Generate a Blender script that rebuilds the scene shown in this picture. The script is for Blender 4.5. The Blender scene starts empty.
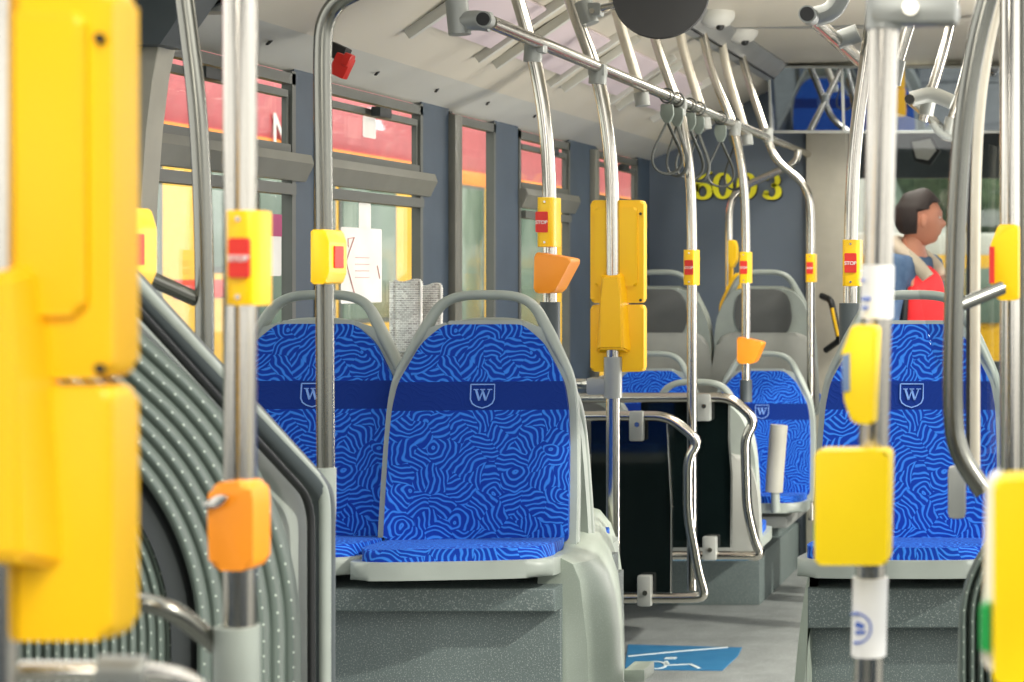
import bpy, bmesh, math, random
from mathutils import Vector, Matrix
random.seed(5)
C = bpy.context.scene
col = C.collection
F, VX, VY, H = 1800.0, 1100.0, 276.0, 1.45
def W(px, py, D):
    """measurement on the photo at distance D -> place in the bus"""
    return Vector(((px-VX)*D/F, D, H-(py-VY)*D/F))
def WX(px, D): return (px-VX)*D/F
def WZ(py, D): return H-(py-VY)*D/F

# ------------------------------------------------------------------ materials
def lin(c):
    return tuple(((v/255.0)/12.92 if v/255.0 <= .04045 else ((v/255.0+.055)/1.055)**2.4) for v in c)+(1.0,)
class N:
    def __init__(s, name):
        s.m = bpy.data.materials.new(name); s.m.use_nodes = True
        s.t = s.m.node_tree; s.b = s.t.nodes['Principled BSDF']; s.out = s.t.nodes['Material Output']
    def n(s, typ, **kw):
        x = s.t.nodes.new(typ)
        for k, v in kw.items(): setattr(x, k, v)
        return x
    def l(s, a, b): s.t.links.new(a, b)
    def math(s, op, a, b=None, c=None):
        x = s.n('ShaderNodeMath', operation=op)
        for i, v in enumerate((a, b, c)):
            if v is None: continue
            if isinstance(v, (int, float)): x.inputs[i].default_value = v
            else: s.l(v, x.inputs[i])
        return x.outputs[0]
    def mix(s, f, a, b):
        x = s.n('ShaderNodeMix', data_type='RGBA')
        if isinstance(f, (int, float)): x.inputs[0].default_value = f
        else: s.l(f, x.inputs[0])
        for i, v in ((6, a), (7, b)):
            if isinstance(v, tuple): x.inputs[i].default_value = v
            else: s.l(v, x.inputs[i])
        return x.outputs[2]
def pm(name, rgb, rough=.5, metal=0, speck=0, speck_scale=400, bump=0, rgb2=None, nscale=8, coat=0, spec=.5):
    s = N(name); b = s.b
    b.inputs['Roughness'].default_value = rough; b.inputs['Metallic'].default_value = metal
    b.inputs['Specular IOR Level'].default_value = spec
    if coat: b.inputs['Coat Weight'].default_value = coat; b.inputs['Coat Roughness'].default_value = .1
    tc = s.n('ShaderNodeTexCoord')
    nz = s.n('ShaderNodeTexNoise'); nz.inputs['Scale'].default_value = nscale; nz.inputs['Detail'].default_value = 3
    s.l(tc.outputs['Object'], nz.inputs['Vector'])
    c1 = lin(rgb); c2 = lin(rgb2) if rgb2 else tuple(v*.88 for v in c1[:3])+(1,)
    mr = s.n('ShaderNodeMapRange'); mr.inputs[1].default_value = .35; mr.inputs[2].default_value = .65
    s.l(nz.outputs['Fac'], mr.inputs[0])
    o = s.mix(mr.outputs[0], c1, c2)
    if speck:
        n2 = s.n('ShaderNodeTexNoise'); n2.inputs['Scale'].default_value = speck_scale; n2.inputs['Detail'].default_value = 1
        s.l(tc.outputs['Object'], n2.inputs['Vector'])
        f = s.math('MULTIPLY', s.math('GREATER_THAN', n2.outputs['Fac'], .62), speck)
        o = s.mix(f, o, lin((225, 232, 225)))
        n3 = s.math('MULTIPLY', s.math('LESS_THAN', n2.outputs['Fac'], .38), speck*.6)
        o = s.mix(n3, o, lin((40, 48, 48)))
    s.l(o, b.inputs['Base Color'])
    if bump:
        n4 = s.n('ShaderNodeTexNoise'); n4.inputs['Scale'].default_value = 300
        s.l(tc.outputs['Object'], n4.inputs['Vector'])
        bp = s.n('ShaderNodeBump'); bp.inputs['Strength'].default_value = bump; bp.inputs['Distance'].default_value = .002
        s.l(n4.outputs['Fac'], bp.inputs['Height']); s.l(bp.outputs[0], b.inputs['Normal'])
    return s.m
M = {}
M['chrome'] = pm('brushed_steel', (206, 202, 192), .2, 1, rgb2=(190, 186, 176), nscale=3)
M['dsteel'] = pm('dark_steel_tube', (128, 128, 120), .25, 1, rgb2=(130, 131, 124), nscale=3)
M['cream'] = pm('cream_tube_coating', (214, 208, 190), .3, .35, rgb2=(200, 193, 176))
M['clamp'] = pm('cast_grey_clamp', (160, 163, 158), .4, .25)
M['shell'] = pm('grey_green_shell_plastic', (150, 158, 150), .42, 0, bump=.1)
M['shell2'] = pm('grey_shell_plastic', (150, 152, 145), .5, 0, bump=.1)
M['pad'] = pm('dark_headrest_pad', (84, 86, 84), .6)
M['podium'] = pm('speckled_podium_floorcovering', (94, 106, 104), .5, 0, speck=.22, speck_scale=330)
M['fairing'] = pm('pale_grey_wheel_cover', (150, 160, 148), .45, 0, speck=.08, rgb2=(140, 150, 138), nscale=5)
M['floor'] = pm('speckled_floorcovering', (128, 132, 130), .5, 0, speck=.35, speck_scale=260, rgb2=(112, 116, 114))
M['wall'] = pm('slate_blue_wall_panel', (98, 109, 120), .55, 0, rgb2=(92, 103, 114), nscale=2)
M['pillar'] = pm('dark_blue_grey_pillar', (62, 76, 90), .5)
M['wframe'] = pm('window_frame_rubber', (92, 94, 88), .45)
M['ledge'] = pm('window_ledge_grey', (118, 118, 108), .4)
M['ceil'] = pm('off_white_ceiling_panel', (205, 205, 196), .5, 0, rgb2=(198, 197, 188), nscale=2)
M['ceilc'] = pm('cream_ceiling_panel', (206, 200, 184), .4, 0, rgb2=(200, 194, 178), nscale=2)
M['beige'] = pm('beige_column_panel', (176, 172, 156), .6)
M['strip'] = pm('grey_ceiling_channel', (150, 152, 150), .4, .3)
M['black'] = pm('black_plastic', (24, 26, 26), .5)
M['rub'] = pm('dark_rubber', (44, 48, 48), .55)
M['dgrey'] = pm('charcoal_plastic', (72, 80, 82), .5)
M['mirrorback'] = pm('mirror_back_black', (44, 45, 46), .55)
M['yellow'] = pm('yellow_plastic', (255, 206, 12), .34, 0, rgb2=(252, 196, 4), nscale=3)
M['yellow2'] = pm('warm_yellow_plastic', (255, 200, 8), .38, 0, rgb2=(255, 192, 4), nscale=3)
M['lemon'] = pm('lemon_yellow_plastic', (252, 218, 0), .4, 0, rgb2=(248, 212, 0), nscale=3)
M['orange'] = pm('orange_plastic', (255, 160, 40), .4, 0, rgb2=(250, 150, 30), nscale=4)
M['red'] = pm('red_label', (222, 50, 38), .5)
M['redb'] = pm('red_hammer', (226, 40, 28), .4)
M['white'] = pm('white_print', (240, 240, 236), .5)
M['paper'] = pm('white_paper', (238, 236, 230), .8)
M['digit'] = pm('yellow_digit', (240, 232, 40), .5)
M['emb'] = pm('light_blue_embroidery', (120, 160, 224), .8)
M['blueink'] = pm('blue_ink', (60, 100, 190), .6)
M['green'] = pm('green_label', (20, 160, 80), .5)
M['screen'] = pm('grey_blue_screen', (120, 140, 170), .2)
M['strapm'] = pm('grey_green_strap_body', (112, 122, 114), .5)
M['cord'] = pm('dark_grey_loop', (66, 70, 66), .45)
M['plate'] = pm('armrest_grey', (165, 164, 150), .45)
M['hair'] = pm('dark_brown_hair', (40, 26, 22), .7, bump=.8, nscale=60)
M['skin'] = pm('skin', (196, 132, 104), .5, rgb2=(186, 120, 94))
M['denim'] = pm('blue_denim', (74, 98, 128), .85, rgb2=(58, 82, 112), nscale=22, bump=.4)
M['collar'] = pm('cream_fleece_collar', (186, 172, 152), .95, bump=.8)
M['tshirt'] = pm('red_tshirt', (232, 40, 44), .8, rgb2=(214, 30, 36), nscale=12)
M['trouser'] = pm('dark_trousers', (50, 54, 64), .9)
M['asphalt'] = pm('asphalt_outside', (120, 122, 120), .9, rgb2=(105, 106, 104))
M['busy'] = pm('outer_bus_yellow', (232, 176, 0), .35, coat=.3)
M['busr'] = pm('outer_bus_red', (205, 96, 102), .35, coat=.3)
M['buso'] = pm('outer_bus_orange', (250, 150, 60), .4)
M['busg'] = pm('outer_bus_glass', (120, 135, 120), .12, rgb2=(88, 104, 92), nscale=1.6)
M['bld'] = pm('pale_building', (214, 212, 204), .8)
M['leaf'] = pm('tree_leaves', (90, 108, 80), .9, rgb2=(60, 76, 54), nscale=6)
M['bluefloor'] = pm('blue_floor_marking', (40, 104, 146), .5, rgb2=(50, 112, 152), nscale=14)
M['marking'] = pm('white_floor_marking', (196, 208, 208), .6)
M['magenta'] = pm('magenta_print', (170, 60, 110), .6)
M['frost'] = None

def fabric():
    s = N('blue_squiggle_upholstery'); b = s.b
    b.inputs['Roughness'].default_value = .75; b.inputs['Sheen Weight'].default_value = .05; b.inputs['Specular IOR Level'].default_value = .2
    b.inputs['Sheen Tint'].default_value = (.5, .7, 1, 1)
    tc = s.n('ShaderNodeTexCoord'); sp = s.n('ShaderNodeSeparateXYZ'); s.l(tc.outputs['Object'], sp.inputs[0])
    cb = s.n('ShaderNodeCombineXYZ'); s.l(sp.outputs[0], cb.inputs[0]); s.l(s.math('ADD', sp.outputs[1], sp.outputs[2]), cb.inputs[1])
    nz = s.n('ShaderNodeTexNoise'); nz.inputs['Scale'].default_value = 22; nz.inputs['Detail'].default_value = 1
    s.l(cb.outputs[0], nz.inputs['Vector'])
    sub = s.n('ShaderNodeVectorMath', operation='SUBTRACT'); s.l(nz.outputs['Color'], sub.inputs[0]); sub.inputs[1].default_value = (.5, .5, .5)
    sc = s.n('ShaderNodeVectorMath', operation='SCALE'); s.l(sub.outputs[0], sc.inputs[0]); sc.inputs['Scale'].default_value = .03
    ad = s.n('ShaderNodeVectorMath', operation='ADD'); s.l(cb.outputs[0], ad.inputs[0]); s.l(sc.outputs[0], ad.inputs[1])
    vo = s.n('ShaderNodeTexVoronoi', voronoi_dimensions='2D'); vo.inputs['Scale'].default_value = 19; vo.inputs['Randomness'].default_value = .95
    s.l(ad.outputs[0], vo.inputs['Vector'])
    spc = s.n('ShaderNodeSeparateColor'); s.l(vo.outputs['Color'], spc.inputs[0])
    # every patch carries a bundle of concentric arcs about a centre of its own, some way off
    o1 = s.n('ShaderNodeVectorMath', operation='SUBTRACT'); s.l(vo.outputs['Color'], o1.inputs[0]); o1.inputs[1].default_value = (.5, .5, .5)
    o2 = s.n('ShaderNodeVectorMath', operation='SCALE'); s.l(o1.outputs[0], o2.inputs[0]); o2.inputs['Scale'].default_value = .19
    o3 = s.n('ShaderNodeVectorMath', operation='ADD'); s.l(vo.outputs['Position'], o3.inputs[0]); s.l(o2.outputs[0], o3.inputs[1])
    o4 = s.n('ShaderNodeVectorMath', operation='SUBTRACT'); s.l(ad.outputs[0], o4.inputs[0]); s.l(o3.outputs[0], o4.inputs[1])
    spd = s.n('ShaderNodeSeparateXYZ'); s.l(o4.outputs[0], spd.inputs[0])
    q = s.math('SQRT', s.math('ADD', s.math('MULTIPLY', spd.outputs[0], spd.outputs[0]), s.math('MULTIPLY', spd.outputs[1], spd.outputs[1])))
    w = s.math('SINE', s.math('MULTIPLY', q, 2*math.pi/.0122))
    mr = s.n('ShaderNodeMapRange'); mr.inputs[1].default_value = .05; mr.inputs[2].default_value = .8; s.l(w, mr.inputs[0])
    c = s.mix(mr.outputs[0], lin((0, 48, 148)), lin((46, 118, 214)))
    # the darker woven band across the backrest
    z = sp.outputs[2]
    inb = s.math('MULTIPLY', s.math('GREATER_THAN', z, .322), s.math('LESS_THAN', z, .392))
    c = s.mix(inb, c, lin((0, 40, 118)))
    s.l(c, b.inputs['Base Color'])
    bp = s.n('ShaderNodeBump'); bp.inputs['Strength'].default_value = .35; bp.inputs['Distance'].default_value = .001
    s.l(mr.outputs[0], bp.inputs['Height']); s.l(bp.outputs[0], b.inputs['Normal'])
    return s.m
M['fabric'] = fabric()

def bellows_mat():
    s = N('ribbed_bellows_rubber'); b = s.b; b.inputs['Roughness'].default_value = .42
    uv = s.n('ShaderNodeTexCoord'); sp = s.n('ShaderNodeSeparateXYZ'); s.l(uv.outputs['UV'], sp.inputs[0])
    fu = s.math('SUBTRACT', s.math('FRACT', sp.outputs[0]), .5); fv = s.math('SUBTRACT', s.math('FRACT', sp.outputs[1]), .5)
    d = s.math('ADD', s.math('MULTIPLY', fu, fu), s.math('MULTIPLY', s.math('MULTIPLY', fv, fv), 1.0))
    dot = s.math('LESS_THAN', d, .006)
    c = s.mix(dot, lin((88, 99, 92)), lin((170, 180, 166)))
    s.l(c, b.inputs['Base Color'])
    return s.m
M['bellows'] = bellows_mat()

def glass(name, tint, gloss, rough=.02):
    s = N(name); t = s.t
    tr = s.n('ShaderNodeBsdfTransparent'); tr.inputs[0].default_value = tint
    gl = s.n('ShaderNodeBsdfGlossy'); gl.inputs['Roughness'].default_value = rough
    mx = s.n('ShaderNodeMixShader'); mx.inputs[0].default_value = gloss
    s.l(tr.outputs[0], mx.inputs[1]); s.l(gl.outputs[0], mx.inputs[2]); s.l(mx.outputs[0], s.out.inputs[0])
    t.nodes.remove(s.b)
    return s.m
M['glass'] = glass('window_glass', (.93, .96, .94, 1), .10)
M['clear'] = glass('clear_partition_glass', (.93, .95, .94, 1), .05)
M['dark'] = pm('dark_tinted_partition_glass', (10, 18, 18), .06, spec=.5, coat=.3)
def fascia_m():
    s = N('mirror_black_fascia'); t = s.t
    g = s.n('ShaderNodeBsdfGlossy'); g.inputs[0].default_value = (.8, .86, .95, 1); g.inputs['Roughness'].default_value = .02
    d = s.n('ShaderNodeBsdfDiffuse'); d.inputs[0].default_value = (.01, .012, .015, 1)
    mx = s.n('ShaderNodeMixShader'); mx.inputs[0].default_value = .5
    s.l(d.outputs[0], mx.inputs[1]); s.l(g.outputs[0], mx.inputs[2]); s.l(mx.outputs[0], s.out.inputs[0])
    t.nodes.remove(s.b); return s.m
M['fascia'] = fascia_m()
def emis(name, rgb, st):
    s = N(name); s.b.inputs['Base Color'].default_value = lin(rgb)
    s.b.inputs['Emission Color'].default_value = lin(rgb); s.b.inputs['Emission Strength'].default_value = st
    return s.m
M['frost'] = emis('frosted_lamp_panel', (200, 186, 188), .12)
M['lamp'] = emis('lit_lamp_diffuser', (255, 244, 224), 3.0)
def news_mat():
    s = N('newsprint'); b = s.b; b.inputs['Roughness'].default_value = .9
    tc = s.n('ShaderNodeTexCoord')
    br = s.n('ShaderNodeTexBrick'); br.inputs['Scale'].default_value = 34
    br.inputs['Color1'].default_value = lin((214, 214, 208)); br.inputs['Color2'].default_value = lin((168, 164, 158))
    br.inputs['Mortar'].default_value = lin((236, 236, 230)); br.inputs['Mortar Size'].default_value = .03
    mp = s.n('ShaderNodeMapping'); mp.inputs['Rotation'].default_value = (math.pi/2, 0, 0)
    s.l(tc.outputs['Object'], mp.inputs[0]); s.l(mp.outputs[0], br.inputs['Vector'])
    wv = s.n('ShaderNodeTexWave', bands_direction='Z'); wv.inputs['Scale'].default_value = 45; s.l(tc.outputs['Object'], wv.inputs['Vector'])
    nz = s.n('ShaderNodeTexNoise'); nz.inputs['Scale'].default_value = 14; s.l(tc.outputs['Object'], nz.inputs['Vector'])
    f = s.math('MULTIPLY', wv.outputs['Fac'], s.math('GREATER_THAN', nz.outputs['Fac'], .48))
    c = s.mix(s.math('MULTIPLY', f, .5), br.outputs[0], lin((110, 112, 112)))
    s.l(c, b.inputs['Base Color']); return s.m
M['news'] = news_mat()

# ------------------------------------------------------------------ mesh helpers
def link(name, me, mat, parent=None, smooth=True):
    o = bpy.data.objects.new(name, me); col.objects.link(o)
    if mat: me.materials.append(M[mat] if isinstance(mat, str) else mat)
    if smooth:
        for p in me.polygons: p.use_smooth = True
        try: me.set_sharp_from_angle(angle=math.radians(35))
        except Exception: pass
    if parent:
        o.parent = parent
        o.matrix_parent_inverse = Matrix.Translation(-parent.location) if parent.rotation_euler.to_quaternion().angle < 1e-6 else parent.matrix_basis.inverted()
    return o
def fin(bm, name, mat, parent=None, smooth=True):
    bmesh.ops.recalc_face_normals(bm, faces=bm.faces)
    me = bpy.data.meshes.new(name); bm.to_mesh(me); bm.free()
    return link(name, me, mat, parent, smooth)
def adopt(o, e):
    o.parent = e; o.matrix_parent_inverse = Matrix.Translation(-e.location)
def tag(o, label=None, cat=None, group=None, kind=None):
    if label: o['label'] = label
    if cat: o['category'] = cat
    if group: o['group'] = group
    if kind: o['kind'] = kind
    return o
def empty(name, loc, label, cat, group=None, rz=0):
    o = bpy.data.objects.new(name, None); col.objects.link(o); o.location = loc; o.rotation_euler = (0, 0, rz)
    o.empty_display_size = .05
    return tag(o, label, cat, group)
def fillet(pts, d=.05, n=5):
    pts = [Vector(p) for p in pts]
    if d <= 0 or len(pts) < 3: return pts
    out = [pts[0]]
    for i in range(1, len(pts)-1):
        a, b, c = pts[i-1], pts[i], pts[i+1]
        da = min(d, (a-b).length*.49); dc = min(d, (c-b).length*.49)
        p0 = b+(a-b).normalized()*da; p2 = b+(c-b).normalized()*dc
        for k in range(n+1):
            t = k/n; out.append(p0*(1-t)**2+b*2*t*(1-t)+p2*t*t)
    out.append(pts[-1]); return out
def add_tube(bm, pts, r, fil=.05, seg=14, flat=1.0, caps=True, radii=None):
    P = fillet(pts, fil)
    if radii is None: radii = [r]*len(P)
    rings = []; up = None
    for i, p in enumerate(P):
        t = (P[min(i+1, len(P)-1)]-P[max(i-1, 0)]).normalized()
        if up is None:
            up = Vector((0, 1, 0)) if abs(t.y) < .9 else Vector((0, 0, 1))
        s = t.cross(up).normalized(); up = s.cross(t).normalized()
        rings.append([bm.verts.new(p+s*math.cos(a)*radii[i]+up*math.sin(a)*radii[i]*flat) for a in [2*math.pi*k/seg for k in range(seg)]])
    for i in range(len(rings)-1):
        for k in range(seg):
            bm.faces.new((rings[i][k], rings[i][(k+1) % seg], rings[i+1][(k+1) % seg], rings[i+1][k]))
    if caps:
        bm.faces.new(rings[0][::-1]); bm.faces.new(rings[-1])
def tube(name, pts, r, mat, parent=None, fil=.05, flat=1.0, seg=14):
    bm = bmesh.new(); add_tube(bm, pts, r, fil, seg, flat); return fin(bm, name, mat, parent)
def add_box(bm, c, s, rot=None, bev=0):
    r = bmesh.ops.create_cube(bm, size=1); vs = r['verts']
    for v in vs: v.co = Vector((v.co.x*s[0], v.co.y*s[1], v.co.z*s[2]))
    if bev:
        es = list({e for v in vs for e in v.link_edges})
        rr = bmesh.ops.bevel(bm, geom=es, offset=bev, segments=2, affect='EDGES', profile=.6)
        vs = list({v for f in rr['faces'] for v in f.verts} | {v for v in vs if v.is_valid})
    m = Matrix.Translation(Vector(c)) @ (rot.to_4x4() if rot is not None else Matrix())
    for v in vs: v.co = m @ v.co
def box(name, c, s, mat, parent=None, bev=.004, rot=None):
    bm = bmesh.new(); add_box(bm, c, s, rot, bev); return fin(bm, name, mat, parent)
def add_prism(bm, pts, y0, y1, plane='XZ', bev=0, seg=3, front_only=False):
    """closed outline (u,v) in a plane, extruded from y0 to y1"""
    def P(u, v, y): return {'XZ': Vector((u, y, v)), 'XY': Vector((u, v, y)), 'YZ': Vector((y, u, v))}[plane]
    a = [bm.verts.new(P(u, v, y0)) for u, v in pts]; b = [bm.verts.new(P(u, v, y1)) for u, v in pts]
    n = len(pts)
    fa = bm.faces.new(a); fb = bm.faces.new(b[::-1])
    for i in range(n): bm.faces.new((a[i], b[i], b[(i+1) % n], a[(i+1) % n]))
    if bev:
        es = list(fa.edges)+([] if front_only else list(fb.edges))
        bmesh.ops.bevel(bm, geom=es, offset=bev, segments=seg, affect='EDGES', profile=.5)
def prism(name, pts, y0, y1, mat, parent=None, plane='XZ', bev=0, seg=3, front_only=False):
    bm = bmesh.new(); add_prism(bm, pts, y0, y1, plane, bev, seg, front_only); return fin(bm, name, mat, parent)
def rnd(pts, d, n=4):
    """round the corners of a closed 2D outline"""
    out = []; m = len(pts)
    for i in range(m):
        a, b, c = Vector(pts[i-1]), Vector(pts[i]), Vector(pts[(i+1) % m])
        da = min(d, (a-b).length*.45); dc = min(d, (c-b).length*.45)
        p0 = b+(a-b).normalized()*da; p2 = b+(c-b).normalized()*dc
        for k in range(n+1):
            t = k/n; q = p0*(1-t)**2+b*2*t*(1-t)+p2*t*t; out.append((q.x, q.y))
    return out
def rect(x0, z0, x1, z1): return [(x0, z0), (x1, z0), (x1, z1), (x0, z1)]
def lathe(name, prof, mat, parent, loc, axis='Z', seg=24):
    bm = bmesh.new(); rings = []
    for r, h in prof:
        rings.append([bm.verts.new((math.cos(2*math.pi*k/seg)*r, math.sin(2*math.pi*k/seg)*r, h)) for k in range(seg)])
    for i in range(len(rings)-1):
        for k in range(seg): bm.faces.new((rings[i][k], rings[i][(k+1) % seg], rings[i+1][(k+1) % seg], rings[i+1][k]))
    bm.faces.new(rings[0]); bm.faces.new(rings[-1])
    R = {'Z': Matrix(), 'Y': Matrix.Rotation(math.pi/2, 4, 'X'), 'X': Matrix.Rotation(math.pi/2, 4, 'Y')}[axis]
    for v in bm.verts: v.co = R @ v.co + Vector(loc)
    return fin(bm, name, mat, parent)
def add_stroke(bm, pts, widths, y0, y1, org, sc):
    """a pen stroke of varying width, as a thin raised ribbon in the XZ plane"""
    L = []; R = []
    n = len(pts)
    if isinstance(widths, (int, float)): widths = [widths]*n
    for i in range(n):
        a = Vector(pts[max(i-1, 0)]); b = Vector(pts[min(i+1, n-1)]); t = (b-a).normalized(); nn = Vector((-t.y, t.x))
        p = Vector(pts[i]); L.append(p+nn*widths[i]/2); R.append(p-nn*widths[i]/2)
    for i in range(n-1):
        q = [L[i], L[i+1], R[i+1], R[i]]
        f = [bm.verts.new((org[0]+v.x*sc, y0, org[1]+v.y*sc)) for v in q]
        g = [bm.verts.new((org[0]+v.x*sc, y1, org[1]+v.y*sc)) for v in q]
        bm.faces.new(f)
        for k in range(4): bm.faces.new((f[k], g[k], g[(k+1) % 4], f[(k+1) % 4]))
def arc(cx, cy, rx, ry, a0, a1, n=16):
    return [(cx+rx*math.cos(math.radians(a0+(a1-a0)*k/n)), cy+ry*math.sin(math.radians(a0+(a1-a0)*k/n))) for k in range(n+1)]
def text_mesh(name, s, size, mat, parent, loc, rot=(math.pi/2, 0, 0), extrude=.0008):
    cu = bpy.data.curves.new(name, 'FONT'); cu.body = s; cu.size = size; cu.extrude = extrude; cu.align_x = 'CENTER'; cu.align_y = 'CENTER'
    cu.offset = size*.012
    o = bpy.data.objects.new('tmp', cu); col.objects.link(o)
    dg = bpy.context.evaluated_depsgraph_get(); me = bpy.data.meshes.new_from_object(o.evaluated_get(dg))
    bpy.data.objects.remove(o)
    from mathutils import Euler
    me.transform(Matrix.Translation(Vector(loc)) @ Euler(rot).to_matrix().to_4x4())
    return link(name, me, mat, parent, False)
def copy_tree(o, parent=None):
    c = o.copy(); col.objects.link(c); c.parent = parent
    for ch in [x for x in bpy.data.objects if x.parent == o]: copy_tree(ch, c)
    return c
def struct(o, name=None):
    if name: o.name = name
    o['kind'] = 'structure'; return o

# ------------------------------------------------------------------ the seat
CUSH = [(.215, .0), (.214, .12), (.212, .24), (.207, .33), (.196, .39), (.145, .487), (.100, .527), (.085, .533)]
def sym(h): return [(x, z) for x, z in h]+[(-x, z) for x, z in h[::-1]]
def make_seat(label, cat, group):
    e = empty('passenger_chair', (0, 0, 0), label, cat, group)
    til = Matrix.Rotation(math.radians(-9), 4, 'X')
    def tilt(o): o.rotation_euler = (math.radians(-9), 0, 0); return o
    # cushion of the backrest, gently hollowed in the middle
    bm = bmesh.new()
    add_prism(bm, rnd(sym(CUSH), .02), -.032, .0, bev=.014, seg=4, front_only=True)
    c = tilt(fin(bm, 'backrest_cushion', 'fabric', e))
    # embroidered crest
    bm = bmesh.new(); y = -.0345
    sh = [(-.5, .5), (-.5, -.15), (-.42, -.33), (-.25, -.45), (0, -.53), (.25, -.45), (.42, -.33), (.5, -.15), (.5, .5), (-.5, .5)]
    add_stroke(bm, sh, .05, y, y+.003, (.004, .357), .056)
    add_stroke(bm, [(-.28, .28), (-.13, -.2)], .085, y, y+.003, (.004, .357), .056)
    add_stroke(bm, [(-.13, -.2), (.02, .28)], .04, y, y+.003, (.004, .357), .056)
    add_stroke(bm, [(-.02, .28), (.14, -.2)], .085, y, y+.003, (.004, .357), .056)
    add_stroke(bm, [(.14, -.2), (.3, .28)], .04, y, y+.003, (.004, .357), .056)
    for q in (-.28, .0, .3): add_stroke(bm, [(q-.1, .28), (q+.1, .28)], .04, y, y+.003, (.004, .357), .056)
    fin(bm, 'embroidered_crest', 'emb', c).matrix_parent_inverse = Matrix()
    # shell behind it
    so = [(.232, -.03), (.231, .12), (.228, .24), (.224, .33), (.212, .40), (.176, .485), (.138, .528), (.10, .537), (.09, .545)]
    bm = bmesh.new(); add_prism(bm, rnd(sym(so), .02), -.012, .045, bev=.012, seg=3)
    tilt(fin(bm, 'backrest_shell', 'shell', e))
    # rim running up both sides and closing into the grab handle
    hp = [(.226, .0), (.224, .14), (.221, .25), (.217, .34), (.205, .405), (.160, .495), (.118, .580), (.085, .603), (.045, .611)]
    path = [Vector((x, .004, z)) for x, z in hp]+[Vector((-x, .004, z)) for x, z in hp[::-1]]
    P = fillet(path, .03)
    rad = []
    for p in P:
        if p.z < .33: rad.append(.0105)
        elif p.z < .5: rad.append(.0105+(p.z-.33)/.17*.006)
        else: rad.append(.0165-.0045*min(1, (p.z-.5)/.1))
    bm = bmesh.new(); add_tube(bm, P, 0, 0, 14, 1.35, True, rad)
    tilt(fin(bm, 'grab_handle', 'shell', e))
    # seat pan and cushion
    pan = rnd([(.215, .03), (.226, -.10), (.230, -.23), (.215, -.305), (.12, -.325), (-.12, -.325), (-.215, -.305), (-.230, -.23), (-.226, -.10), (-.215, .03)], .05)
    bm = bmesh.new(); add_prism(bm, pan, -.012, -.052, 'XY', bev=.014, seg=3)
    fin(bm, 'seat_pan', 'shell', e).rotation_euler = (math.radians(-3.5), 0, 0)
    cu = rnd([(.205, .0), (.212, -.12), (.208, -.24), (.185, -.292), (.1, -.306), (-.1, -.306), (-.185, -.292), (-.208, -.24), (-.212, -.12), (-.205, .0)], .04)
    bm = bmesh.new(); add_prism(bm, cu, .016, -.02, 'XY', bev=.013, seg=4, front_only=True)
    fin(bm, 'seat_cushion', 'fabric', e).rotation_euler = (math.radians(-3.5), 0, 0)
    return e
def place(o, X, Y, Z, rz=0): o.location = (X, Y, Z); o.rotation_euler = (0, 0, rz)
ZS = WZ(543, 4.38)
seat = make_seat('blue patterned seat with crest, nearest full-width one left of the aisle', 'seat', 'blue patterned bus seats')
place(seat, -1.505, 4.36, ZS, math.radians(7))
def seat_copy(X, Y, Z, rz, label, group='blue patterned bus seats'):
    s = copy_tree(seat); place(s, X, Y, Z, rz); s['label'] = label; s['group'] = group; return s
seat_copy(-1.937, 4.40, ZS, math.radians(4), 'blue patterned seat by the window behind the bent steel rail and the bellows')
seat_copy(-.465, 4.38, ZS, math.radians(-1), 'blue patterned seat right of the aisle behind the yellow ticket validator')
seat_copy(.0, 4.40, ZS, 0, 'blue patterned seat at the right edge beyond the steel pole')
R_ = math.pi
seat_copy(-1.54, 4.66, ZS-.07, R_, 'grey-shelled seat turned forward, back to back with the aisle seat')
seat_copy(-1.98, 4.66, ZS-.07, R_, 'grey-shelled seat turned forward, back to back with the window seat')
zf = .51
seat_copy(WX(760, 7.7), 7.7, zf, 0, 'small blue seat with crest beyond the glass screens, next to folded armrest')
seat_copy(WX(648, 7.7), 7.7, zf, 0, 'small blue seat beyond the glass screens below the yellow validator housing')
# seats of grey shell seen from behind
def shell_seat(X, Y, Z, label, matn='shell2'):
    s = seat_copy(X, Y, Z, R_, label, 'grey seat backs seen from behind')
    pd = rnd([(.12, .5), (.13, .40), (.10, .33), (-.10, .33), (-.13, .40), (-.12, .5), (-.08, .54), (.08, .54)], .03)
    bm = bmesh.new(); add_prism(bm, pd, .045, .056, bev=.004, seg=2)
    o = fin(bm, 'headrest_pad', 'pad', None); o.parent = s; o.rotation_euler = (math.radians(-9), 0, 0)
    bk = rnd([(.20, .34), (.235, .2), (.24, .04), (.22, -.05), (-.22, -.05), (-.24, .04), (-.235, .2), (-.20, .34)], .06)
    bm = bmesh.new(); add_prism(bm, bk, .03, .075, bev=.02, seg=3)
    o = fin(bm, 'back_cover', matn, None); o.parent = s; o.rotation_euler = (math.radians(-6), 0, 0)
    return s
zt = 1.45+8/217.0-.622
shell_seat(WX(770, 8.25), 8.2, zt, 'grey seat back with dark headrest pad, right of the tall yellow machine')
shell_seat(WX(668, 8.25), 8.2, zt, 'grey seat back beyond the yellow validator housing, below the number 6003')
shell_seat(WX(703, 6.95), 6.92, WZ(375, 6.95)-.622, 'grey seat back behind the second dark glass screen')
shell_seat(WX(590, 6.95), 6.92, WZ(375, 6.95)-.622, 'grey seat back hidden behind the yellow housing and first screen')

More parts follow.
